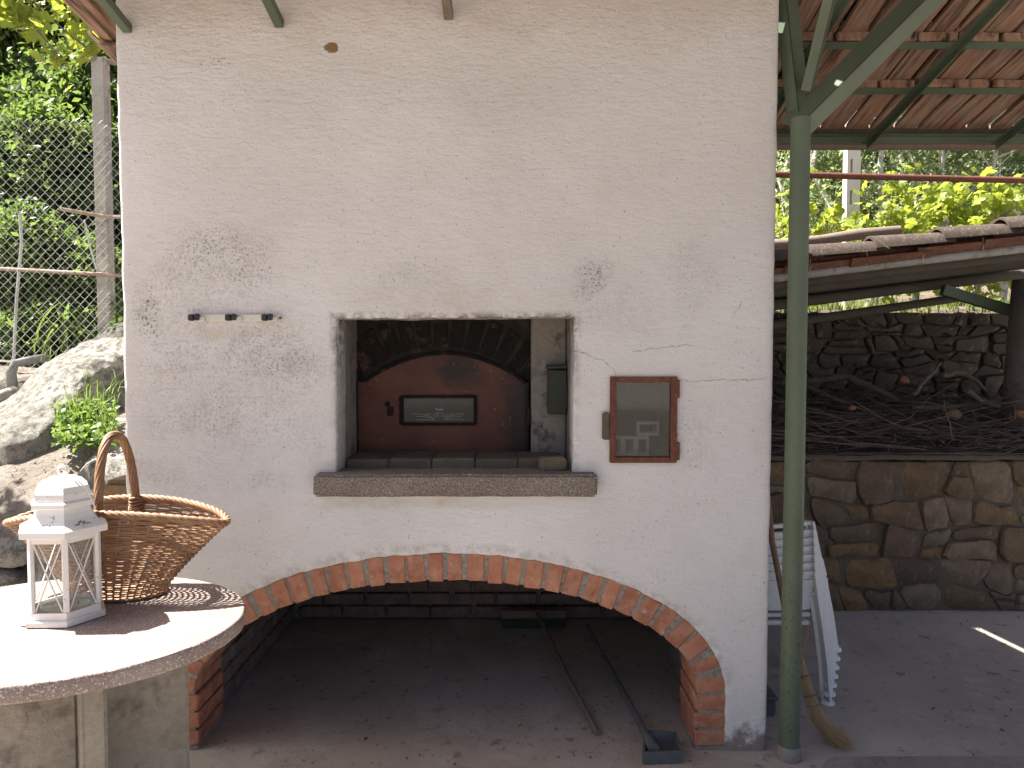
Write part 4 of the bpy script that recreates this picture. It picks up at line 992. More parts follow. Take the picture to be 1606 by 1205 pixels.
# ================================================================== TOOLS UNDER THE ARCH
pb_=thing('push_broom','push broom lying on the chamber floor with its head at the back wall','broom')
a=G(785,972,.03); c=G(887,972,.03)
MB().box(a.x,c.x,4.06,4.11,.055,.10,None,.006).build('head',M['wood'],pb_); MB().box(a.x+.01,c.x-.01,4.065,4.105,0,.0545).build('bristles',M['greendark'],pb_)
hh=G(937,1150,.014); MB().tube([Vector((P(843,962,4.06).x,4.07,.085)),G(890,1062,.04),hh],[.013,.013,.0125],10).build('handle',M['wood'],pb_,40)
rk=thing('ash_scoop','long handled grey metal ash scoop lying just inside the arch','scoop')
s0=G(920,982,.10); s1=G(1024,1172,.05)
MB().tube([s0,s0.lerp(s1,.5),s1],[.0125,.014,.016],12).tube([s1-(s1-s0).normalized()*.07,s1+(s1-s0).normalized()*.015],[.018,.022],12).build('handle',M['graymetal'],rk,40)
xa,xb=P(1003,1190,2.76).x,P(1066,1190,2.76).x; ya=2.70
mb=MB()
v=[(xa,ya,.004),(xb,ya+.01,.004),(xb+.006,ya+.15,.004),(xa+.035,ya+.17,.004)]; t1=[(a_,b2,c_+.045) for a_,b2,c_ in v]; cc=Vector(((xa+xb)/2+.01,ya+.08,0))
def ins2(p,f,z): return tuple(Vector((p[0],p[1],0)).lerp(cc,f)+Vector((0,0,z)))
ti=[ins2(p,.14,.048) for p in v]; bi=[ins2(p,.2,.012) for p in v]
mb.add(v+t1+ti+bi,[(3,2,1,0)]+[(i,(i+1)%4,4+(i+1)%4,4+i) for i in range(4)]+[(4+i,4+(i+1)%4,8+(i+1)%4,8+i) for i in range(4)]+[(8+i,8+(i+1)%4,12+(i+1)%4,12+i) for i in range(4)]+[(12,13,14,15)])
mb.build('scoop_tray',M['graymetal'],rk)
# floor litter
mb=MB(); rf=random.Random(17)
for i in range(420):
    if i<260: x=rf.uniform(-1.15,.75); y=2.7+rf.random()**1.3*1.45
    else: x=rf.uniform(1.05,3.2); y=rf.uniform(2.75,4.25)
    s1_=rf.uniform(.003,.012)*(1.5 if rf.random()<.06 else 1); a0=rf.uniform(0,6.28)
    v=[Vector((math.cos(a0+k*math.pi/2)*s1_*(1 if k%2 else .45),math.sin(a0+k*math.pi/2)*s1_*(1 if k%2 else .45),.002+rf.uniform(0,.006))) for k in range(4)]
    mb.add([Vector((x,y,0))+q_ for q_ in v],[(0,1,2),(0,2,3)])
tag(mb.build('floor_litter',M['litter']),'scattered leaf crumbs on the concrete floor','leaves',kind='stuff')
# ================================================================== TABLE
TCX,TCY,TA,TB,TZ=-1.303,2.079,.520,.430,.78
def tpt(a,k=1,dz=0):
    r_=1+.0025*nz((math.cos(a)*2,math.sin(a)*2,0),3)
    return Vector((TCX+TA*k*r_*math.cos(a),TCY+TB*k*r_*math.sin(a),TZ+dz))
table=thing('round_table','round terrazzo topped garden table on crossed concrete slabs','table')
n=96; mb=MB(); rings=[(.0,0),(.5,0),(.985,0),(.993,-.0015),(.998,-.005),(1,-.011),(1,-.036),(.997,-.042),(.985,-.046),(.5,-.046)]
v=[]
for k,dz in rings[1:]: 
    for i in range(n):
        p=tpt(2*math.pi*i/n,k,dz); 
        if dz<-.003: p+=Vector((p.x-TCX,p.y-TCY,0))*.006*nz(p,60)
        v.append(p)
f=[]
for j in range(len(rings)-2):
    for i in range(n): f.append((j*n+i,(j+1)*n+i,(j+1)*n+(i+1)%n,j*n+(i+1)%n))
f.append(tuple(range(n))); f.append(tuple((len(rings)-2)*n+i for i in range(n-1,-1,-1)))
mb.add(v,f); mb.build('tabletop',M['terrazzo'],table,40)
zt=TZ-.0465
def slab(x0,x1,y0,y1,z0,z1,sd,name='support',rc=.008):
    o=link(name,rough_box(x0,x1,y0,y1,z0,z1,.03,.0045,sd,rc),M['concrete2'],table,40); o.location=(-1.215,2.08,0); o.rotation_euler=(0,0,R(33)); return o
slab(.0305,.26,-.03,.03,0,zt,21); slab(-.30,-.0305,-.03,.03,0,zt,22); slab(-.03,.03,-.25,.30,0,zt,23)
slab(.255,.365,-.027,.027,zt-.065,zt,25,'bracket',.016)
slab(-.028,.036,-.256,-.20,0,.30,26,'footing')
# ================================================================== LANTERN
LX,LY=-1.292,2.112; LS=.89
lan=thing('lantern','white hexagonal metal lantern with glass sides on the terrazzo table','lantern',(LX,LY,TZ+.001),R(2)); lan.scale=(LS,LS,LS*1.06)
def hexa(prof,name,m=M['lantern'],parent=lan,n_=6): 
    o=MB().lathe(prof,6).build(name,m,parent); return o
hexa([(.0,0),(.120,0),(.126,.002),(.126,.016),(.122,.0185),(.112,.019),(.112,.040),(.106,.0405),(.104,.021),(0,.021)],'base')
RO=.112
HV=[Vector((math.cos(R(60*k)),math.sin(R(60*k)),0)) for k in range(6)]
for k in range(6):
    c_=HV[k]*(RO-.006); M2=Matrix.Rotation(R(60*k),4,'Z'); M2.translation=c_
    MB().box(-.006,.006,-.0085,.0085,.0415,.262,M2,.0015).build('post',M['lantern'],lan)
hexa([(.104,.246),(.112,.2465),(.112,.262),(.104,.2625),(.104,.246)],'top_band')
hexa([(.0,.268),(.137,.266),(.139,.268),(.139,.285),(.134,.288),(.112,.298),(.098,.312),(.089,.330),(.084,.348),(.083,.349)],'lantern_roof')
hexa([(.083,.345),(.098,.346),(.100,.348),(.100,.361),(.094,.365),(.082,.366)],'collar')
hexa([(.088,.362),(.090,.372),(.088,.388),(.080,.406),(.064,.421),(.040,.431),(.016,.435),(.0,.436)],'dome')
mb=MB(); mb.tube([(0,0,.433),(0,0,.440)],.012,10); c_=Vector((0,0,.452)); mb.tube([c_+Vector((math.cos(a)*.014,0,math.sin(a)*.014)) for a in [i*math.pi/8 for i in range(16)]],.0032,6,closed=True); mb.build('ring',M['lantern'],lan,40)
mb=MB(); mb.tube([(.005,-.002,.450),(.02,-.02,.441),(.055,-.02,.428),(.085,-.015,.392),(.10,-.01,.352),(.103,-.005,.335)],.0022,6); mb.build('carry_cord',M['lantern'],lan,40)
for k in range(6):
    a=HV[k]*(RO-.008); b_=HV[(k+1)%6]*(RO-.008); d_=(b_-a).normalized(); a2=a+d_*.010; b2=b_-d_*.010; nn=(a+b_).normalized()
    pa=MB(); i_=.004; a3=a-nn*i_; b3=b_-nn*i_
    pa.add([a3+Vector((0,0,.03)),b3+Vector((0,0,.03)),b3+Vector((0,0,.262)),a3+Vector((0,0,.262))],[(0,1,2,3)]); pa.build('glass_pane',M['glass'],lan)
    z0,z1=.044,.244
    MB().bar(a2+Vector((0,0,z0)),b2+Vector((0,0,z1)),.003,.0038,up=nn).build('cross_bar',M['lantern'],lan)
    MB().bar(a2+nn*.0035+Vector((0,0,z1)),b2+nn*.0035+Vector((0,0,z0)),.003,.0038,up=nn).build('cross_bar',M['lantern'],lan)
mb=MB(); ro=random.Random(2)
for k in range(6):
    a=HV[k]; b_=HV[(k+1)%6]; mid=(a+b_)/2; d_=(b_-a).normalized(); nn=mid.normalized()
    for j in range(15):
        t_2=(j-7)/7; 
        for q_ in range(2 if abs(t_2)<.7 else 1):
            z=.297+ro.uniform(-.0055,.0055)*(1-abs(t_2)*.7)+.003*(1-abs(t_2)); r0=np.interp(z,[.288,.298,.312,.330],[.134,.112,.098,.089])*.866+.0012
            c_=nn*r0+d_*t_2*.024+Vector((0,0,z)); s1_=ro.uniform(.0012,.0023); an=ro.uniform(0,3)
            e1=(d_*math.cos(an)+Vector((0,0,1))*math.sin(an)*.8-nn*math.sin(an)*.6)*s1_*1.5; e2=(d_*-math.sin(an)+Vector((0,0,1))*math.cos(an)*.8-nn*math.cos(an)*.6)*s1_
            mb.add([c_+e1,c_+e2,c_-e1,c_-e2,c_+nn*.0012],[(0,1,4),(1,2,4),(2,3,4),(3,0,4)])
    for j in range(5):
        z=.384+ro.uniform(-.004,.004); r0=.0885*.866; c_=nn*(r0-.001)+d_*ro.uniform(-.008,.008)+Vector((0,0,z)); s1_=.002
        mb.add([c_+d_*s1_,c_+Vector((0,0,s1_)),c_-d_*s1_,c_-Vector((0,0,s1_)),c_+nn*.0022],[(0,1,4),(1,2,4),(2,3,4),(3,0,4)])
mb.build('pierced_sprigs',M['black'],lan)
mb=MB(); mb.box(-.006,.006,-.004,.004,.13,.152,Matrix.Translation(HV[0]*.098+Vector((0,.012,0)))); mb.build('door_latch',M['straw'],lan)
def candle(x,y,r_,h_,label,m='wax'):
    o=MB().lathe([(0,0),(r_,0),(r_,h_),(r_*.94,h_+.002),(r_*.9,h_),(r_*.88,h_-.004),(0,h_-.004)],24).build('candle',M[m],None,40); o.location=(LX+x*LS,LY+y*LS,TZ+.0195); o.scale=(LS,LS,LS); MB().tube([(0,0,h_-.005),(.001,0,h_+.006)],.0012,5).build('wick',M['black'],o); tag(o,label,'candle')
candle(.047,-.012,.036,.026,'pale green tealight standing at the right inside the white lantern'); candle(-.052,.012,.030,.014,'flat cream tealight lying at the left inside the white lantern')
# twig on the table
mb=MB(); p=G(33,983,TZ+.004); mb.tube([p,p+Vector((.02,.004,.001)),p+Vector((.045,.002,0))],[.002,.003,.002],5); tag(mb.build('dry_catkin',M['litter']),'small dry catkin lying left of the lantern on the table','catkin')
# ================================================================== BASKET
bk=thing('wicker_basket','boat shaped wicker basket with a tall twisted handle on the table behind the lantern','basket')
BX,BY=-1.245,2.315
def bpt(u,v,off=0):
    a_=.136+.206*v**1.15+off; b_=.094+.030*v**.9+off
    cu,su=math.cos(u),math.sin(u); tip=abs(cu)**3
    h_=.205+.066*abs(su)**1.6
    return Vector((BX+(a_*cu) ,BY+b_*su*(1-.10*tip*v)+ .0*cu,TZ+.006+h_*v+.012*v*tip))
NS=44; NR=36
mb=MB()
for i in range(NS):
    u=2*math.pi*(i+.5)/NS; mb.tube([bpt(u,v,0) for v in np.linspace(-.0,1.0,12)],.0026,6)
mb.build('stakes',M['wicker'],bk,40,kind='stuff')
rw=random.Random(41)
for grp in range(3):
    mb=MB()
    for r_ in range(NR):
        if r_%3!=grp: continue
        v=.015+.955*(r_/(NR-1))**.96; pts=[]
        q0=rw.uniform(-.003,.003)
        for i in range(NS*4):
            u=2*math.pi*i/(NS*4); ph=math.cos(NS/2*u+math.pi*(r_%2)) if True else 0
            vv=v+q0+.0035*nz((math.cos(u)*2,math.sin(u)*2,r_),1.5); pts.append(bpt(u,vv,.0038*ph))
        mb.tube(pts,[.0031*(1+.22*nz(p,60)) for p in pts],6,closed=True)
    mb.build('weave',M['wicker'],bk,True,kind='stuff')
# rim: three twisted strands
def rope(path,closed,R0,r_,ns,pitch,name,parent,n=6):
    N=len(path); mb_=MB()
    L=[0]; 
    for a,b_ in zip(path,path[1:]): L.append(L[-1]+(b_-a).length)
    tot=L[-1]+((path[0]-path[-1]).length if closed else 0); turns=max(1,round(tot/pitch)) if closed else tot/pitch
    for s1_ in range(ns):
        pts=[]
        for i,p in enumerate(path):
            if closed: t=path[(i+1)%N]-path[i-1]
            else: t=path[min(i+1,N-1)]-path[max(i-1,0)]
            t.normalize(); e1=t.cross(Vector((0,1,.3)) if abs(t.y)<.8 else Vector((1,0,0))).normalized(); 
            if closed: e1=t.cross(Vector((0,0,1))).normalized()
            e2=t.cross(e1); a=2*math.pi*(s1_/ns+turns*L[i]/tot); pts.append(p+e1*math.cos(a)*R0+e2*math.sin(a)*R0)
        mb_.tube(pts,r_,n,closed=closed)
    return mb_.build(name,M['wicker'],parent,True)
rope([bpt(2*math.pi*i/260,1.0,0)+Vector((0,0,.004)) for i in range(260)],True,.0065,.0062,4,.085,'rim',bk)
# handle
hp_=[]
fy=.110
for i in range(90):
    t_2=math.pi*i/89; yy_=-math.cos(t_2); hp_.append(Vector((BX+.002-.008*math.sin(t_2),BY+fy*(abs(yy_)**.85)*(1 if yy_>0 else -1)*(1-.10*math.sin(t_2)),TZ+.252+.252*math.sin(t_2)**.82)))
hp_=[hp_[0]-Vector((0,0,.03))]+hp_+[hp_[-1]-Vector((0,0,.03))]
rope(hp_,False,.0088,.0052,8,.30,'handle',bk)
mb=MB(); mb.tube(hp_,.009,8); mb.build('handle_core',M['wicker'],bk,True)
for e,sgn in ((0,-1),(1,1)):
    c_=Vector((BX+.002,BY+sgn*(fy+.002),TZ+.252)); mb=MB()
    for k in range(5):
        z=.030*(k-.8)/4*1.3; mb.tube([c_+Vector((math.cos(a)*.0195,math.sin(a)*.0185,z+.003*math.sin(a*2+k))) for a in [i*math.pi/10 for i in range(20)]],.0042,6,closed=True)
    for k in range(4): mb.tube([c_+Vector((-.016+.0105*k,sgn*-.013 if sgn>0 else -.010,.005)),c_+Vector((-.018+.012*k,(-.016 if sgn>0 else -.006),-.03)),c_+Vector((-.014+.010*k,(-.008 if sgn>0 else .002),-.06))],.004,6)
    mb.build('binding',M['wicker'],bk,True)
mb=MB()
for k in range(16):
    pts=[Vector((BX+ (.012+.0088*k)*1.02*math.cos(a),BY+(.006+.0060*k)*math.sin(a),TZ+.007+.0012*math.cos(22*a+k*math.pi))) for a in [i*math.pi/32 for i in range(64)]]
    mb.tube(pts,.0042,5,closed=True)
mb.build('basket_floor',M['wicker'],bk,True)
# ================================================================== LEFT: rock, steps, edge stones
def patch(cs,nx,ny,amp,sc,skirt,sd,prof=None):
    """rough slab over a quad cs (4 corners: u0v0,u1v0,u1v1,u0v1) with skirts downwards"""
    vs=[];fs=[]
    for j in range(ny+1):
        for i in range(nx+1):
            u=i/nx; v=j/ny; p=cs[0]*(1-u)*(1-v)+cs[1]*u*(1-v)+cs[2]*u*v+cs[3]*(1-u)*v
            b_=.0
            if prof: b_=prof(u,v)
            dn=noise.noise_vector(p*sc+Vector((sd,0,0)))*amp+noise.noise_vector(p*sc*3.5+Vector((sd,5,0)))*amp*.35
            p=p+dn+Vector((0,0,b_)); 
            ed=min(u,1-u,v,1-v)
            if ed==0: p+=Vector((0,0,-skirt))
            vs.append(p)
    for j in range(ny):
        for i in range(nx):
            a=j*(nx+1)+i; fs.append((a,a+1,a+nx+2,a+nx+1))
    return MB().add(vs,fs)
def bulge(k): return lambda u,v: k*(math.sin(math.pi*u)*math.sin(math.pi*v))**.5
# upper-left edge 0..., lower-right edge
A0=P(-90,690,3.62); A1=P(140,524,4.42); B1=P(205,516,4.32); B0=P(30,735,3.40)
vs=[];fs=[]
nx,ny=130,56
lo=[P(-120,745,3.45),P(60,700,3.55),P(118,640,3.70),P(150,590,3.95),P(200,560,4.15),P(215,540,4.3)]
hi=[P(-120,668,3.95),P(0,640,4.02),P(60,590,4.15),P(130,548,4.35),P(165,525,4.5),P(215,518,4.55)]
def lerpl(L_,t_2):
    t_2*=len(L_)-1; i=min(int(t_2),len(L_)-2); return L_[i].lerp(L_[i+1],t_2-i)
def rockgrid(lo,hi,nx,ny,amp,bg,sd,skirt=.5):
    vs=[];fs=[]
    for j in range(ny+1):
        for i in range(nx+1):
            u=i/nx; v=j/ny; p=lerpl(lo,u).lerp(lerpl(hi,u),v); s1_=math.sin(math.pi*v)**.6
            p=p+noise.noise_vector(p*3+Vector((sd,0,0)))*amp+noise.noise_vector(p*11+Vector((sd,9,0)))*amp*.45+noise.noise_vector(p*34+Vector((sd,19,0)))*amp*.22+Vector((0,-.35,.94))*bg*s1_
            if j==0 or j==ny: p=p-Vector((0,0,skirt))
            vs.append(p)
    for j in range(ny):
        for i in range(nx):
            a=j*(nx+1)+i; fs.append((a,a+1,a+nx+2,a+nx+1))
    return MB().add(vs,fs)
o=rockgrid(lo,hi,nx,ny,.035,.09,3).build('rock_slab',M['rock'],None,True); tag(o,'long sunlit rough rock slab sloping up left of the steps below the fence','rock')
def boulder(px,py,Y,s_,label,m='rock',sq=(1,1,1),name='rock',cat='rock',sub=3):
    p=P(px,py,Y); bm=bmesh.new(); bmesh.ops.create_icosphere(bm,subdivisions=sub,radius=1)
    for v in bm.verts:
        c_=v.co.copy(); k=1+.22*noise.noise(c_*1.3+p*5)+.10*noise.noise(c_*4+p*3); v.co=Vector((c_.x*sq[0],c_.y*sq[1],c_.z*sq[2]))*s_*k
    me=bpy.data.meshes.new(name); bm.to_mesh(me); bm.free(); o=link(name,me,M[m],None,50); o.location=p; tag(o,label,cat); return o
# steps between the rock and the oven block
def step(x0,x1,y0,y1,z1,sd,label):
    o=link('stone_step',rough_box(x0,x1,y0,y1,z1-.45,z1,.03,.014,sd,.02),M['rock'],None,40); tag(o,label,'step')
a=P(122,600,4.0); step(a.x,-1.60,4.0,4.42,a.z,31,'middle stone step between the rock slab and the oven block')
a=P(140,520,4.5); step(a.x+.05,-1.60,4.43,4.75,a.z-.05,32,'upper stone step below the fence post beside the oven block')
a=P(90,690,3.62); step(a.x,-1.60,3.62,3.995,a.z-.02,33,'lowest stone step buried under the weeds beside the oven block')
# sloping shoulder by the wall
o=rockgrid([P(120,752,3.3),P(150,728,3.35),P(215,742,3.3)],[P(165,700,3.75),P(185,655,3.85),P(230,650,3.85)],20,12,.012,.02,8,.3).build('mortar_ramp',M['rock'],None,True); tag(o,'pale mortar shoulder against the foot of the oven block above the basket handle','rock')
a=P(163,752,2.97); c=P(200,783,2.97); o=link('edge_stone',rough_box(a.x,-1.50,2.93,3.25,c.z-.04,a.z,.03,.008,35,.02),M['stonewarm'],None,40); tag(o,'squared yellowish block at the end of the path beside the oven corner','stone')
# retaining edge of the side path: stones seen left behind the table
ew=thing('retaining_edge','rough stone retaining edge below the side path behind the basket','wall')
re=random.Random(77)
for z,h_ in ((.55,.11),(.43,.12),(.31,.12),(.19,.12),(.06,.13)):
    x=-2.9
    while x<-1.5:
        wd=re.uniform(.16,.34); put('stone',stone_face(wd-.008,h_-.006,.12,re.random(),.014),M['rock'],ew,(x+wd/2,2.965+re.uniform(-.02,.015),z+h_/2),(re.uniform(-.1,.05),re.uniform(-.08,.08),re.uniform(-.1,.1))); x+=wd
# squared base under the basket tip
boulder(12,868,2.93,.085,'grey block leaning at the lower edge of the path behind the lantern','rock',(1.3,.6,.7))
# ================================================================== FENCE
fence=thing('chain_link_fence','chain link fence on a concrete post left of the oven block','fence')
def fpos(s_): # s_: metres to the right from the left end
    return Vector((-4.1+s_*.99,4.30+s_*.12,0))
mb=MB(); pch=.0265; kz=.029; nW=88
for i in range(nW):
    s0=i*pch; pts=[]
    base_z=1.02+.0*i; 
    px_top=lambda s: 3.02-.055*(s)
    z=.95+max(0,(s0-1.3))*.42; z=round(z/kz)*kz
    K=int((px_top(s0)-z)/kz); k0_=int(round(z/kz))
    for k in range(K+1):
        kk=k0_+k; s1_=s0+(pch if (kk+i)%2 else 0); p=fpos(s1_); wob=.018*nz((s1_,kk*.03,0),1.6); pts.append(Vector((p.x+.4*wob,p.y+wob+(.002 if (kk+i)%2 else -.002),kk*kz+.01*nz((s1_,kk*.03,4),1.3))))
    mb.tube(pts,.0022,3,False)
mb.build('mesh_wire',M['galv'],fence,kind='stuff')
def fpx(px): # s on the fence line for a picture column
    best=min(range(400),key=lambda i:abs(803+F*fpos(i*.01).x/fpos(i*.01).y-px)); return best*.01
fp=fpos(fpx(161)); fp.y+=.05
zt_=P(160,92,fp.y).z; lp_=rough_box(fp.x-.040,fp.x+.040,fp.y-.03,fp.y+.04,1.2,zt_,.2,.002,50,.006); link('concrete_post',lp_,M['concretepale'],fence,40)
cp_=MB(); cp_.tube([P(133,91,fp.y-.05),P(160,95,fp.y-.0),P(185,99,fp.y+.05)],.018,8); cp_.build('post_cap',M['concrete'],fence,40)
mb=MB(); mb.tube([P(-80,418,fp.y-.1),P(80,426,fp.y-.07),P(250,436,fp.y-.02)],.0115,8); mb.build('rail',M['galvrust'],fence,40)
mb=MB(); mb.tube([P(95,328,fp.y-.09),P(166,340,fp.y-.07),P(250,342,fp.y-.06)],.011,8); mb.build('rail',M['galvrust'],fence,40)
mb=MB(); mb.tube([P(31,335,fp.y),P(34,380,fp.y),P(26,470,fp.y),P(20,600,fp.y)],.009,8); mb.build('stay_rod',M['galv'],fence,40)
mb=MB(); mb.tube([P(132,345,fp.y+.1),P(142,390,fp.y+.1),P(154,430,fp.y+.08),P(156,520,fp.y+.06)],.006,6); mb.build('stay_rod',M['galv'],fence,40)
mb=MB(); mb.tube([P(22,620,4.25),P(17,585,4.25),P(24,570,4.27),P(45,566,4.3),P(75,560,4.35)],[.028,.028,.026,.026,.024],10); tag(mb.build('drain_pipe',M['galvp'],None,True),'bent grey pipe beside the foot of the fence','pipe')
mb=MB(); mb.tube([P(-40,640,4.0),P(10,618,4.1),P(22,614,4.2)],.03,10); tag(mb.build('ground_pipe',M['galvp'],None,True),'grey pipe lying on the ground at the lower left foot of the fence','pipe')
# ================================================================== VEGETATION
rng=np.random.default_rng(11)
def leaves(cent,size,m,name,parent=None,up=.35,asp=.5,kind=None,label=None):
    """many small folded leaves at the points cent"""
    N=len(cent); d=rng.normal(size=(N,3)); d[:,2]-=.4; d/=np.linalg.norm(d,axis=1)[:,None]
    nn=rng.normal(size=(N,3)); nn[:,2]+=up*3; s_=np.cross(d,nn); s_/=np.linalg.norm(s_,axis=1)[:,None]+1e-9; nm=np.cross(s_,d)
    L=(size*rng.uniform(.6,1.3,N))[:,None]; W_=L*asp*rng.uniform(.8,1.2,(N,1))
    v0=cent; v1=cent+d*L*.45+s_*W_*.5+nm*L*.10; v2=cent+d*L; v3=cent+d*L*.45-s_*W_*.5+nm*L*.10
    V=np.stack([v0,v1,v2,v3],1).reshape(-1,3); b_=np.arange(N)*4; Fc=np.stack([np.stack([b_,b_+1,b_+2],1),np.stack([b_,b_+2,b_+3],1)],1).reshape(-1,3)
    me=bpy.data.meshes.new(name); me.vertices.add(len(V)); me.vertices.foreach_set('co',V.ravel().astype(np.float32)); me.loops.add(Fc.size); me.loops.foreach_set('vertex_index',Fc.ravel().astype(np.int32)); me.polygons.add(len(Fc)); me.polygons.foreach_set('loop_start',np.arange(0,Fc.size,3,dtype=np.int32)); me.polygons.foreach_set('loop_total',np.full(len(Fc),3,np.int32)); me.update(calc_edges=True)
    o=link(name,me,M[m],parent)
    if kind: o['kind']=kind
    return o
def clumps(c,rad,nc,per,cr,flat=1,seed=0):
    """points in clumps spread through an ellipsoid, denser towards its skin"""
    g=np.random.default_rng(seed); u=g.normal(size=(nc,3)); u/=np.linalg.norm(u,axis=1)[:,None]; r_=g.uniform(.25,1,(nc,1))**.5; cc=np.array(c)+u*r_*np.array(rad)
    k=np.repeat(cc,per,0); s_=np.repeat(g.uniform(.5,1.3,(nc,1)),per,0)*cr; return k+g.normal(size=k.shape)*s_*np.array([1,1,.6])
def tree(c,base,rad,nc,per,cr,size,m,label,seed,tr=.06,cat='tree',limbs=7,group=None,bark='bark',asp=.5):
    t=thing('tree' if cat=='tree' else 'shrub',label,cat,base,0,group); g=random.Random(seed); b_=Vector(base); c_=Vector(c); mb_=MB()
    top=c_+Vector((0,0,rad[2]*.5)); pts=[Vector((0,0,-.1))]
    for k in range(1,6): pts.append((top-b_)*k/5+Vector((g.uniform(-.1,.1),g.uniform(-.1,.1),0))*(1 if k<5 else 0))
    mb_.tube(pts,[tr*(1-.15*k) for k in range(6)],8)
    for k in range(limbs):
        s0=pts[0].lerp(pts[-1],g.uniform(.25,.9)); e=(c_-b_)+Vector((g.uniform(-1,1)*rad[0],g.uniform(-1,1)*rad[1],g.uniform(-.6,1)*rad[2]))*.85
        mid=s0.lerp(e,.5)+Vector((g.uniform(-.15,.15),g.uniform(-.15,.15),g.uniform(0,.2))); mb_.tube([s0,mid,e],[tr*.45,tr*.3,tr*.12],6)
    mb_.build('trunk' if cat=='tree' else 'stems',M[bark],t,50)
    p=clumps(c,rad,nc,per,cr,seed=seed)-np.array(base); leaves(p,size,m,'crown' if cat=='tree' else 'foliage',t,asp=asp)
    return t
# --- behind the fence, left
GRL='trees and shrubs behind the chain link fence'
def gz_(x,y): return hill(x,y)
def T(px,py,Y,rad,nc,per,cr,size,m,label,seed,**k):
    p=P(px,py,Y); z=gz_(p.x,p.y) if p.x<.9 else terr(p.x,p.y); return tree((p.x,p.y,p.z),(p.x,p.y,z),rad,nc,per,cr,size,m,label,seed,**k)
T(60,300,6.0,(.85,.5,.75),150,130,.10,.075,'leafdark','dense dark evergreen shrub directly behind the middle of the chain link fence',1,cat='shrub',tr=.04)
T(-60,260,6.4,(.9,.6,.9),150,130,.11,.08,'leafdark','dark evergreen bush at the far left behind the chain link fence',2,cat='shrub',tr=.04)
T(140,210,6.6,(.7,.5,.8),150,130,.10,.075,'leafdark','dark leafy bush behind the concrete fence post',3,cat='shrub',tr=.04)
T(10,390,5.2,(.38,.25,.33),70,90,.06,.05,'leafmid','sunlit green shrub low behind the left end of the fence',4,cat='shrub',tr=.02)
T(110,420,5.3,(.45,.25,.28),70,90,.06,.055,'leafmid','ivy like green shrub behind the fence under the short rusty rail',5,cat='shrub',tr=.02)
T(30,530,5.0,(.50,.2,.22),80,80,.05,.045,'leafmid','low leafy shrub at the foot of the fence on the left',6,cat='shrub',tr=.015)
T(120,520,5.1,(.35,.2,.25),60,80,.05,.05,'leafdark','low dark shrub at the foot of the fence near the post',7,cat='shrub',tr=.015)
T(30,60,7.5,(1.3,.9,1.1),230,150,.14,.085,'leafmid','tall leafy tree above the fence at the upper left',8,tr=.09)
T(150,40,8.5,(1.1,.9,1.3),230,150,.15,.09,'leafdark','tall dark tree behind the vine shoots beside the oven block',9,tr=.10)
T(-140,100,8.2,(1.4,1,1.6),230,150,.16,.09,'leafdark','tall dark tree at the far left edge behind the fence',10,tr=.10)
T(90,320,9.5,(2.2,.7,1.9),330,150,.18,.10,'leafdark','broad dark thicket tree deep behind the fence',11,tr=.10)
T(-350,300,8,(2.0,1,2.0),260,150,.18,.10,'leafdark','broad dark tree left of the fence line',12,tr=.10)
tree((-3.3,3.15,2.85),(-3.3,3.15,.6),(.75,.33,.45),80,90,.09,.09,'vine','leafy vine bush added out of view to shade the side path and floor',77,cat='shrub',tr=.03)  # unseen foliage added left of view to cast shade on floor and path
# broad strap leaves behind the fence
mb=MB(); rg=random.Random(5)
for i in range(46):
    p=P(rg.uniform(-40,150),rg.uniform(470,560),rg.uniform(4.75,5.0)); p.z=gz_(p.x,p.y); L=rg.uniform(.25,.5); a=rg.uniform(0,6.28); d=Vector((math.cos(a)*.35,math.sin(a)*.35,0)); s1_=Vector((-math.sin(a),math.cos(a),0))*.018
    v=[];K=5
    for k in range(K+1):
        t_2=k/K; c_=p+Vector((0,0,L*t_2*(1.25-.45*t_2)))+d*L*t_2**1.8; wd=(math.sin(math.pi*(.12+.86*t_2)))**.7; v+=[c_-s1_*wd,c_+s1_*wd]
    mb.add(v,[(2*k,2*k+1,2*k+3,2*k+2) for k in range(K)])
tag(mb.build('iris_leaves',M['leafmid']),'broad upright strap leaves growing behind the fence','plant',kind='stuff')
# --- weeds on the steps
def blades(pts,L0,L1,w_,m,name,label,cat,kind='stuff',seed=1,lean=.5):
    g=random.Random(seed); mb_=MB()
    for p in pts:
        p=Vector(p); L=g.uniform(L0,L1); a=g.uniform(0,6.28); ln=g.uniform(.1,lean); d=Vector((math.cos(a),math.sin(a),0))*ln; s1_=Vector((-math.sin(a),math.cos(a),0))*w_*g.uniform(.7,1.2); v=[]
        for k in range(4):
            t_2=k/3; c_=p+Vector((0,0,L*t_2*(1-.3*ln*t_2)))+d*L*t_2**1.7; wd=1-t_2*.92; v+=[c_-s1_*wd,c_+s1_*wd]
        mb_.add(v,[(2*k,2*k+1,2*k+3,2*k+2) for k in range(3)])
    o=mb_.build(name,M[m]); return tag(o,label,cat,kind=kind)
g=random.Random(8)
def sc_(px0,px1,py0,py1,Y0,Y1,n_,): 
    o=[]
    for i in range(n_):
        px=g.uniform(px0,px1); t_2=g.random(); o.append(P(px,py0+(py1-py0)*t_2,Y0+(Y1-Y0)*t_2))
    return o
blades(sc_(105,185,605,650,3.92,3.62,85),.05,.15,.0032,'leafbright','tall_grass','tall bright grass blades rising from the weed clump on the steps','grass',seed=1,lean=1.3)
blades(sc_(82,180,640,690,3.7,3.45,110),.04,.11,.003,'leafbright','weed_grass','thin grass blades around the leafy weed clump on the steps','grass',seed=2,lean=.9)
p=np.array([list(q_) for q_ in sc_(92,178,635,695,3.72,3.44,1000)]); p+=rng.normal(size=p.shape)*.018
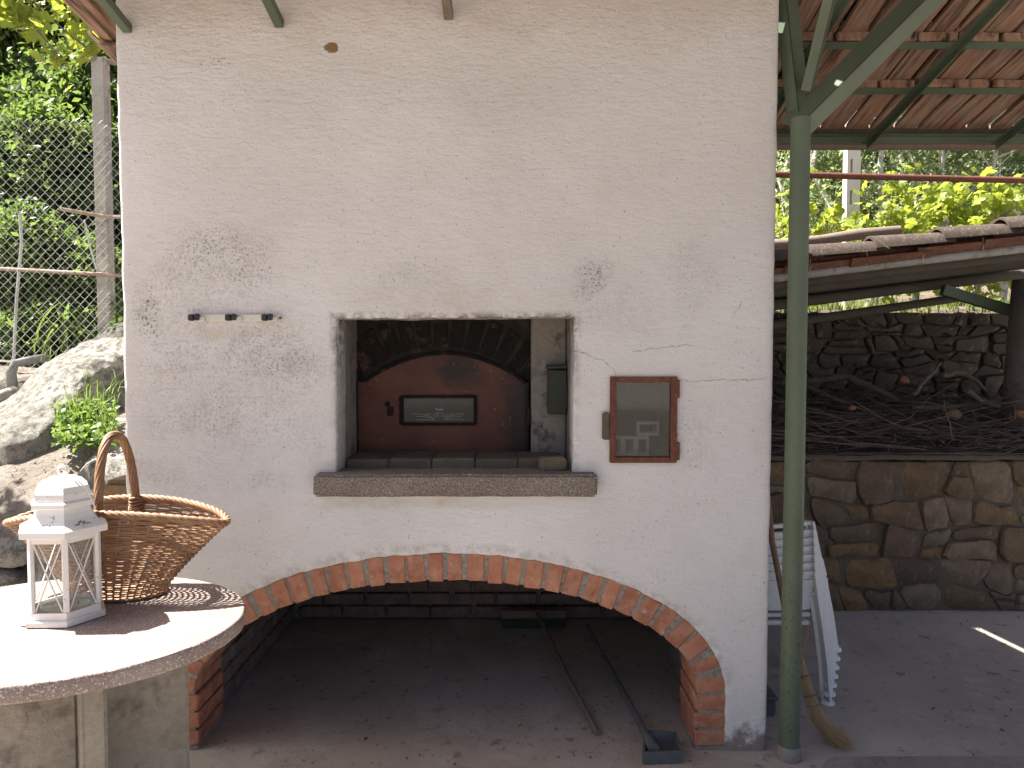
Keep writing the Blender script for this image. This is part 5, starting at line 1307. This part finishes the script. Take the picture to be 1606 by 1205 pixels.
wt=thing('weed_clump','leafy green weed clump growing over the lowest step','weed',tuple(P(130,690,3.5)))
leaves(p-np.array(wt.location),.030,'leafbright','foliage',wt,up=.9,asp=.85)
for (x0,x1,y0,y1,Y0,Y1,nn_,lb) in ((168,190,500,590,4.35,4.25,90,'small pale weed hanging beside the oven wall above the steps'),(170,190,460,515,4.55,4.5,50,'small sprig at the foot of the fence post beside the oven wall')):
    p=np.array([list(q_) for q_ in sc_(x0,x1,y0,y1,Y0,Y1,nn_)]); c_=p.mean(0); wt=thing('weed_sprig',lb,'weed',tuple(c_)); leaves(p-c_,.035,'leafbright','foliage',wt,up=.7,asp=.7); mb=MB(); 
    for k in range(5): mb.tube([Vector((0,.02,-.12)),Vector((rg.uniform(-.04,.04),0,0)),Vector((rg.uniform(-.06,.05),0,.10))],.0015,4)
    mb.build('stems',M['leafbright'],wt)
blades(sc_(60,125,535,600,4.25,4.15,26),.05,.13,.004,'grassm','edge_grass','sparse grass along the upper edge of the rock slab','grass',seed=3)
# --- leaf litter on the path
mb=MB()
for i in range(500):
    x=g.uniform(-3.2,-1.5); y=g.uniform(3.0,3.6); z=pth(x,y)+.006; s1_=g.uniform(.003,.012); a0=g.uniform(0,6.28)
    v=[Vector((x+math.cos(a0+k*math.pi/2)*s1_*(1 if k%2 else .45),y+math.sin(a0+k*math.pi/2)*s1_*(1 if k%2 else .45),z+g.uniform(0,.006))) for k in range(4)]; mb.add(v,[(0,1,2),(0,2,3)])
tag(mb.build('path_litter',M['litter']),'leaf crumbs and twigs on the side path','leaves',kind='stuff')
# ---------------- grape vines: every leaf a piece
def vleaf(sd):
    rd=random.Random(sd); out=[]; N=30
    for i in range(N):
        a=-math.pi/2+2*math.pi*(i+.5)/N; k=.62+.20*abs(math.cos(2.5*(a-math.pi/2)))**.8+.15*math.exp(-((a-math.pi/2)/.35)**2); 
        if i%2: k*=.90
        k*=rd.uniform(.95,1.05)
        if abs(((a+math.pi/2+math.pi)%(2*math.pi))-math.pi)<.25: k*=.35
        out.append(Vector((math.cos(a)*k,math.sin(a)*k*.95+.1,0)))
    for p in out: p.z=-.16*(p.x**2)+.10*math.sin(p.y*3+sd)-.10*abs(p.y)+.05*math.sin(8*math.atan2(p.y,p.x))
    inner=[p*.5+Vector((0,0,.05)) for p in out]
    vs=out+inner+[Vector((0,.05,.04))]; fs=[(i,(i+1)%N,N+(i+1)%N,N+i) for i in range(N)]+[(N+i,N+(i+1)%N,2*N) for i in range(N)]
    me=bpy.data.meshes.new('leaf'); me.from_pydata([v*.5 for v in vs],[],fs); me.update(); me.polygons.foreach_set('use_smooth',[True]*len(fs)); return me
VL=[vleaf(i) for i in range(6)]
def vine(name,label,canes,n_,s0,s1_,seed,spread,droop=-.3):
    t=thing(name,label,'vine',tuple(canes[0][0])); g_=random.Random(seed); b_=Vector(canes[0][0]); mb_=MB()
    for pts,r_ in [(c_,.006) for c_ in canes]: mb_.tube([Vector(p)-b_ for p in pts],[r_*(1-.6*i/len(pts)) for i in range(len(pts))],6)
    mb_.build('cane',M['wood'],t,50); st=MB()
    for i in range(n_):
        c_=canes[g_.randrange(len(canes))]; u=g_.random()*(len(c_)-1); k=min(int(u),len(c_)-2); p=Vector(c_[k]).lerp(Vector(c_[k+1]),u-k)
        q_=p+Vector((g_.gauss(0,spread),g_.gauss(0,spread),g_.gauss(0,spread)*.9+droop*spread)); sz_=g_.uniform(s0,s1_)
        o=link('leaf',VL[g_.randrange(6)],M['vine'],t); o.location=q_-b_; o.scale=(sz_,)*3; o.rotation_euler=(R(g_.gauss(35,38)),R(g_.gauss(0,35)),g_.uniform(0,6.28))
        st.tube([p-b_,(p.lerp(q_,.5)-b_)+Vector((0,0,.01)),q_-b_],.0012,4,False)
    st.build('leaf_stalks',M['vine'],t,kind='stuff')
    return t
vine('grape_vine','bright young grape vine shoots hanging at the upper left by the roof edge',[[P(-60,-90,3.4),P(20,-30,3.35),P(70,20,3.3),P(115,60,3.3),P(150,85,3.35)],[P(10,-50,3.3),P(30,0,3.3),P(60,50,3.25),P(90,85,3.25)],[P(90,-40,3.4),P(110,20,3.4),P(140,60,3.4)],[P(-60,-30,3.3),P(-20,-5,3.3),P(25,10,3.3)]],115,.075,.125,3,.062)
gy=terr(2.6,6.6)
vine('grape_vine','leafy grape vine left of the slotted post beside the green canopy post',[[P(1270,470,6.5),P(1262,380,6.5),P(1255,330,6.5),P(1260,300,6.5)],[P(1270,470,6.5),P(1290,380,6.6),P(1310,350,6.6),P(1335,352,6.6)],[P(1230,470,6.6),P(1228,360,6.5),P(1235,330,6.6)]],190,.10,.16,5,.12,.1)
vine('grape_vine','grape vine with two upright shoots in the middle above the lean-to roof',[[P(1400,470,6.5),P(1395,370,6.5),P(1398,325,6.5),P(1402,290,6.5)],[P(1440,470,6.5),P(1430,375,6.5),P(1425,350,6.6),P(1450,300,6.6)],[P(1400,470,6.5),P(1380,370,6.6),P(1375,352,6.5)]],190,.10,.16,6,.12,.1)
vine('grape_vine','large yellow green grape vine at the right above the lean-to roof',[[P(1530,470,6.5),P(1525,360,6.5),P(1530,320,6.5),P(1545,285,6.5)],[P(1560,470,6.5),P(1500,360,6.6),P(1480,330,6.6),P(1475,350,6.6)],[P(1530,470,6.6),P(1560,345,6.5),P(1580,335,6.6)]],270,.10,.17,7,.14,.1)
# grass on the terrace
pts=[]
for i in range(5200):
    y=5.75+ (g.random()**1.6)*5; x=g.uniform(.9,1.1+.80*y); pts.append(Vector((x,y,terr(x,y)-.01)))
blades(pts,.05,.15,.006,'grassm','terrace_grass','sunlit grass on the terrace behind the dry stone wall','grass',seed=9,lean=.9)
# trees on the right, beyond the vines
GB='pale stemmed saplings on the slope behind the vines'
k=0
NMS=['directly right of the slotted post','behind the left vine','with a forked pale stem behind the middle vine','behind the middle of the red pipe','behind the gap between the two right vines','behind the large right vine','at the right edge of the view','far left beside the oven block edge','further up the slope in the middle','further up the slope at the right']
for px,Y,hh_ in ((1375,9.0,3.4),(1290,8.6,3.2),(1440,9.4,3.6),(1478,8.8,3.4),(1530,9.3,3.6),(1575,8.7,3.3),(1640,9.2,3.6),(1232,9.3,3.2),(1410,11,4.0),(1550,11.5,4.2)):
    p=P(px,300,Y); z=terr(p.x,p.y); t=thing('sapling','thin pale stemmed sapling '+NMS[k],'tree',(p.x,p.y,z),0,GB); g_=random.Random(100+k); mb=MB(); L=[Vector((0,0,-.1))]
    for j in range(1,7): L.append(Vector((g_.gauss(0,.05)*j**.5,g_.gauss(0,.05)*j**.5,hh_*j/6)))
    mb.tube(L,[.045-.005*j for j in range(7)],8)
    for j in range(16):
        s0=L[0].lerp(L[-1],.0)+Vector((0,0,0)); a_=g_.uniform(.5,hh_); jj=min(int(a_/hh_*6),5); s0=L[jj].lerp(L[jj+1],a_/hh_*6-jj); e=s0+Vector((g_.gauss(0,.35),g_.gauss(0,.3),g_.uniform(.2,.7))); mb.tube([s0,s0.lerp(e,.5)+Vector((0,0,-.04)),e],[.012,.009,.004],5)
    mb.build('trunk',M['bark2'],t,50)
    p_=clumps((0,.12,hh_*.55),(.62,.45,hh_*.5),80,40,.11,seed=200+k); leaves(p_,.07,'leaflight' if k%3 else 'leafpale','crown',t,asp=.5); k+=1
T(1260,240,12.5,(1.6,1,1.6),200,120,.2,.12,'leaflight','leafy green tree on the slope behind the green canopy post',61,tr=.08)
T(1420,200,13.5,(1.7,1,1.7),220,120,.2,.12,'leaflight','leafy green tree high on the slope in the middle background',62,tr=.08)
T(1580,230,13,(1.8,1,1.5),220,120,.2,.12,'leafpale','darker green tree high on the slope at the right',63,tr=.08)
T(1500,330,12.5,(1.7,.8,.8),120,110,.2,.12,'leafpale','pale silvery bush on the slope behind the right vines',64,cat='shrub',tr=.04)
T(1760,240,13,(1.8,1,1.7),220,120,.2,.12,'leaflight','leafy tree on the slope beyond the right edge',65,tr=.08)
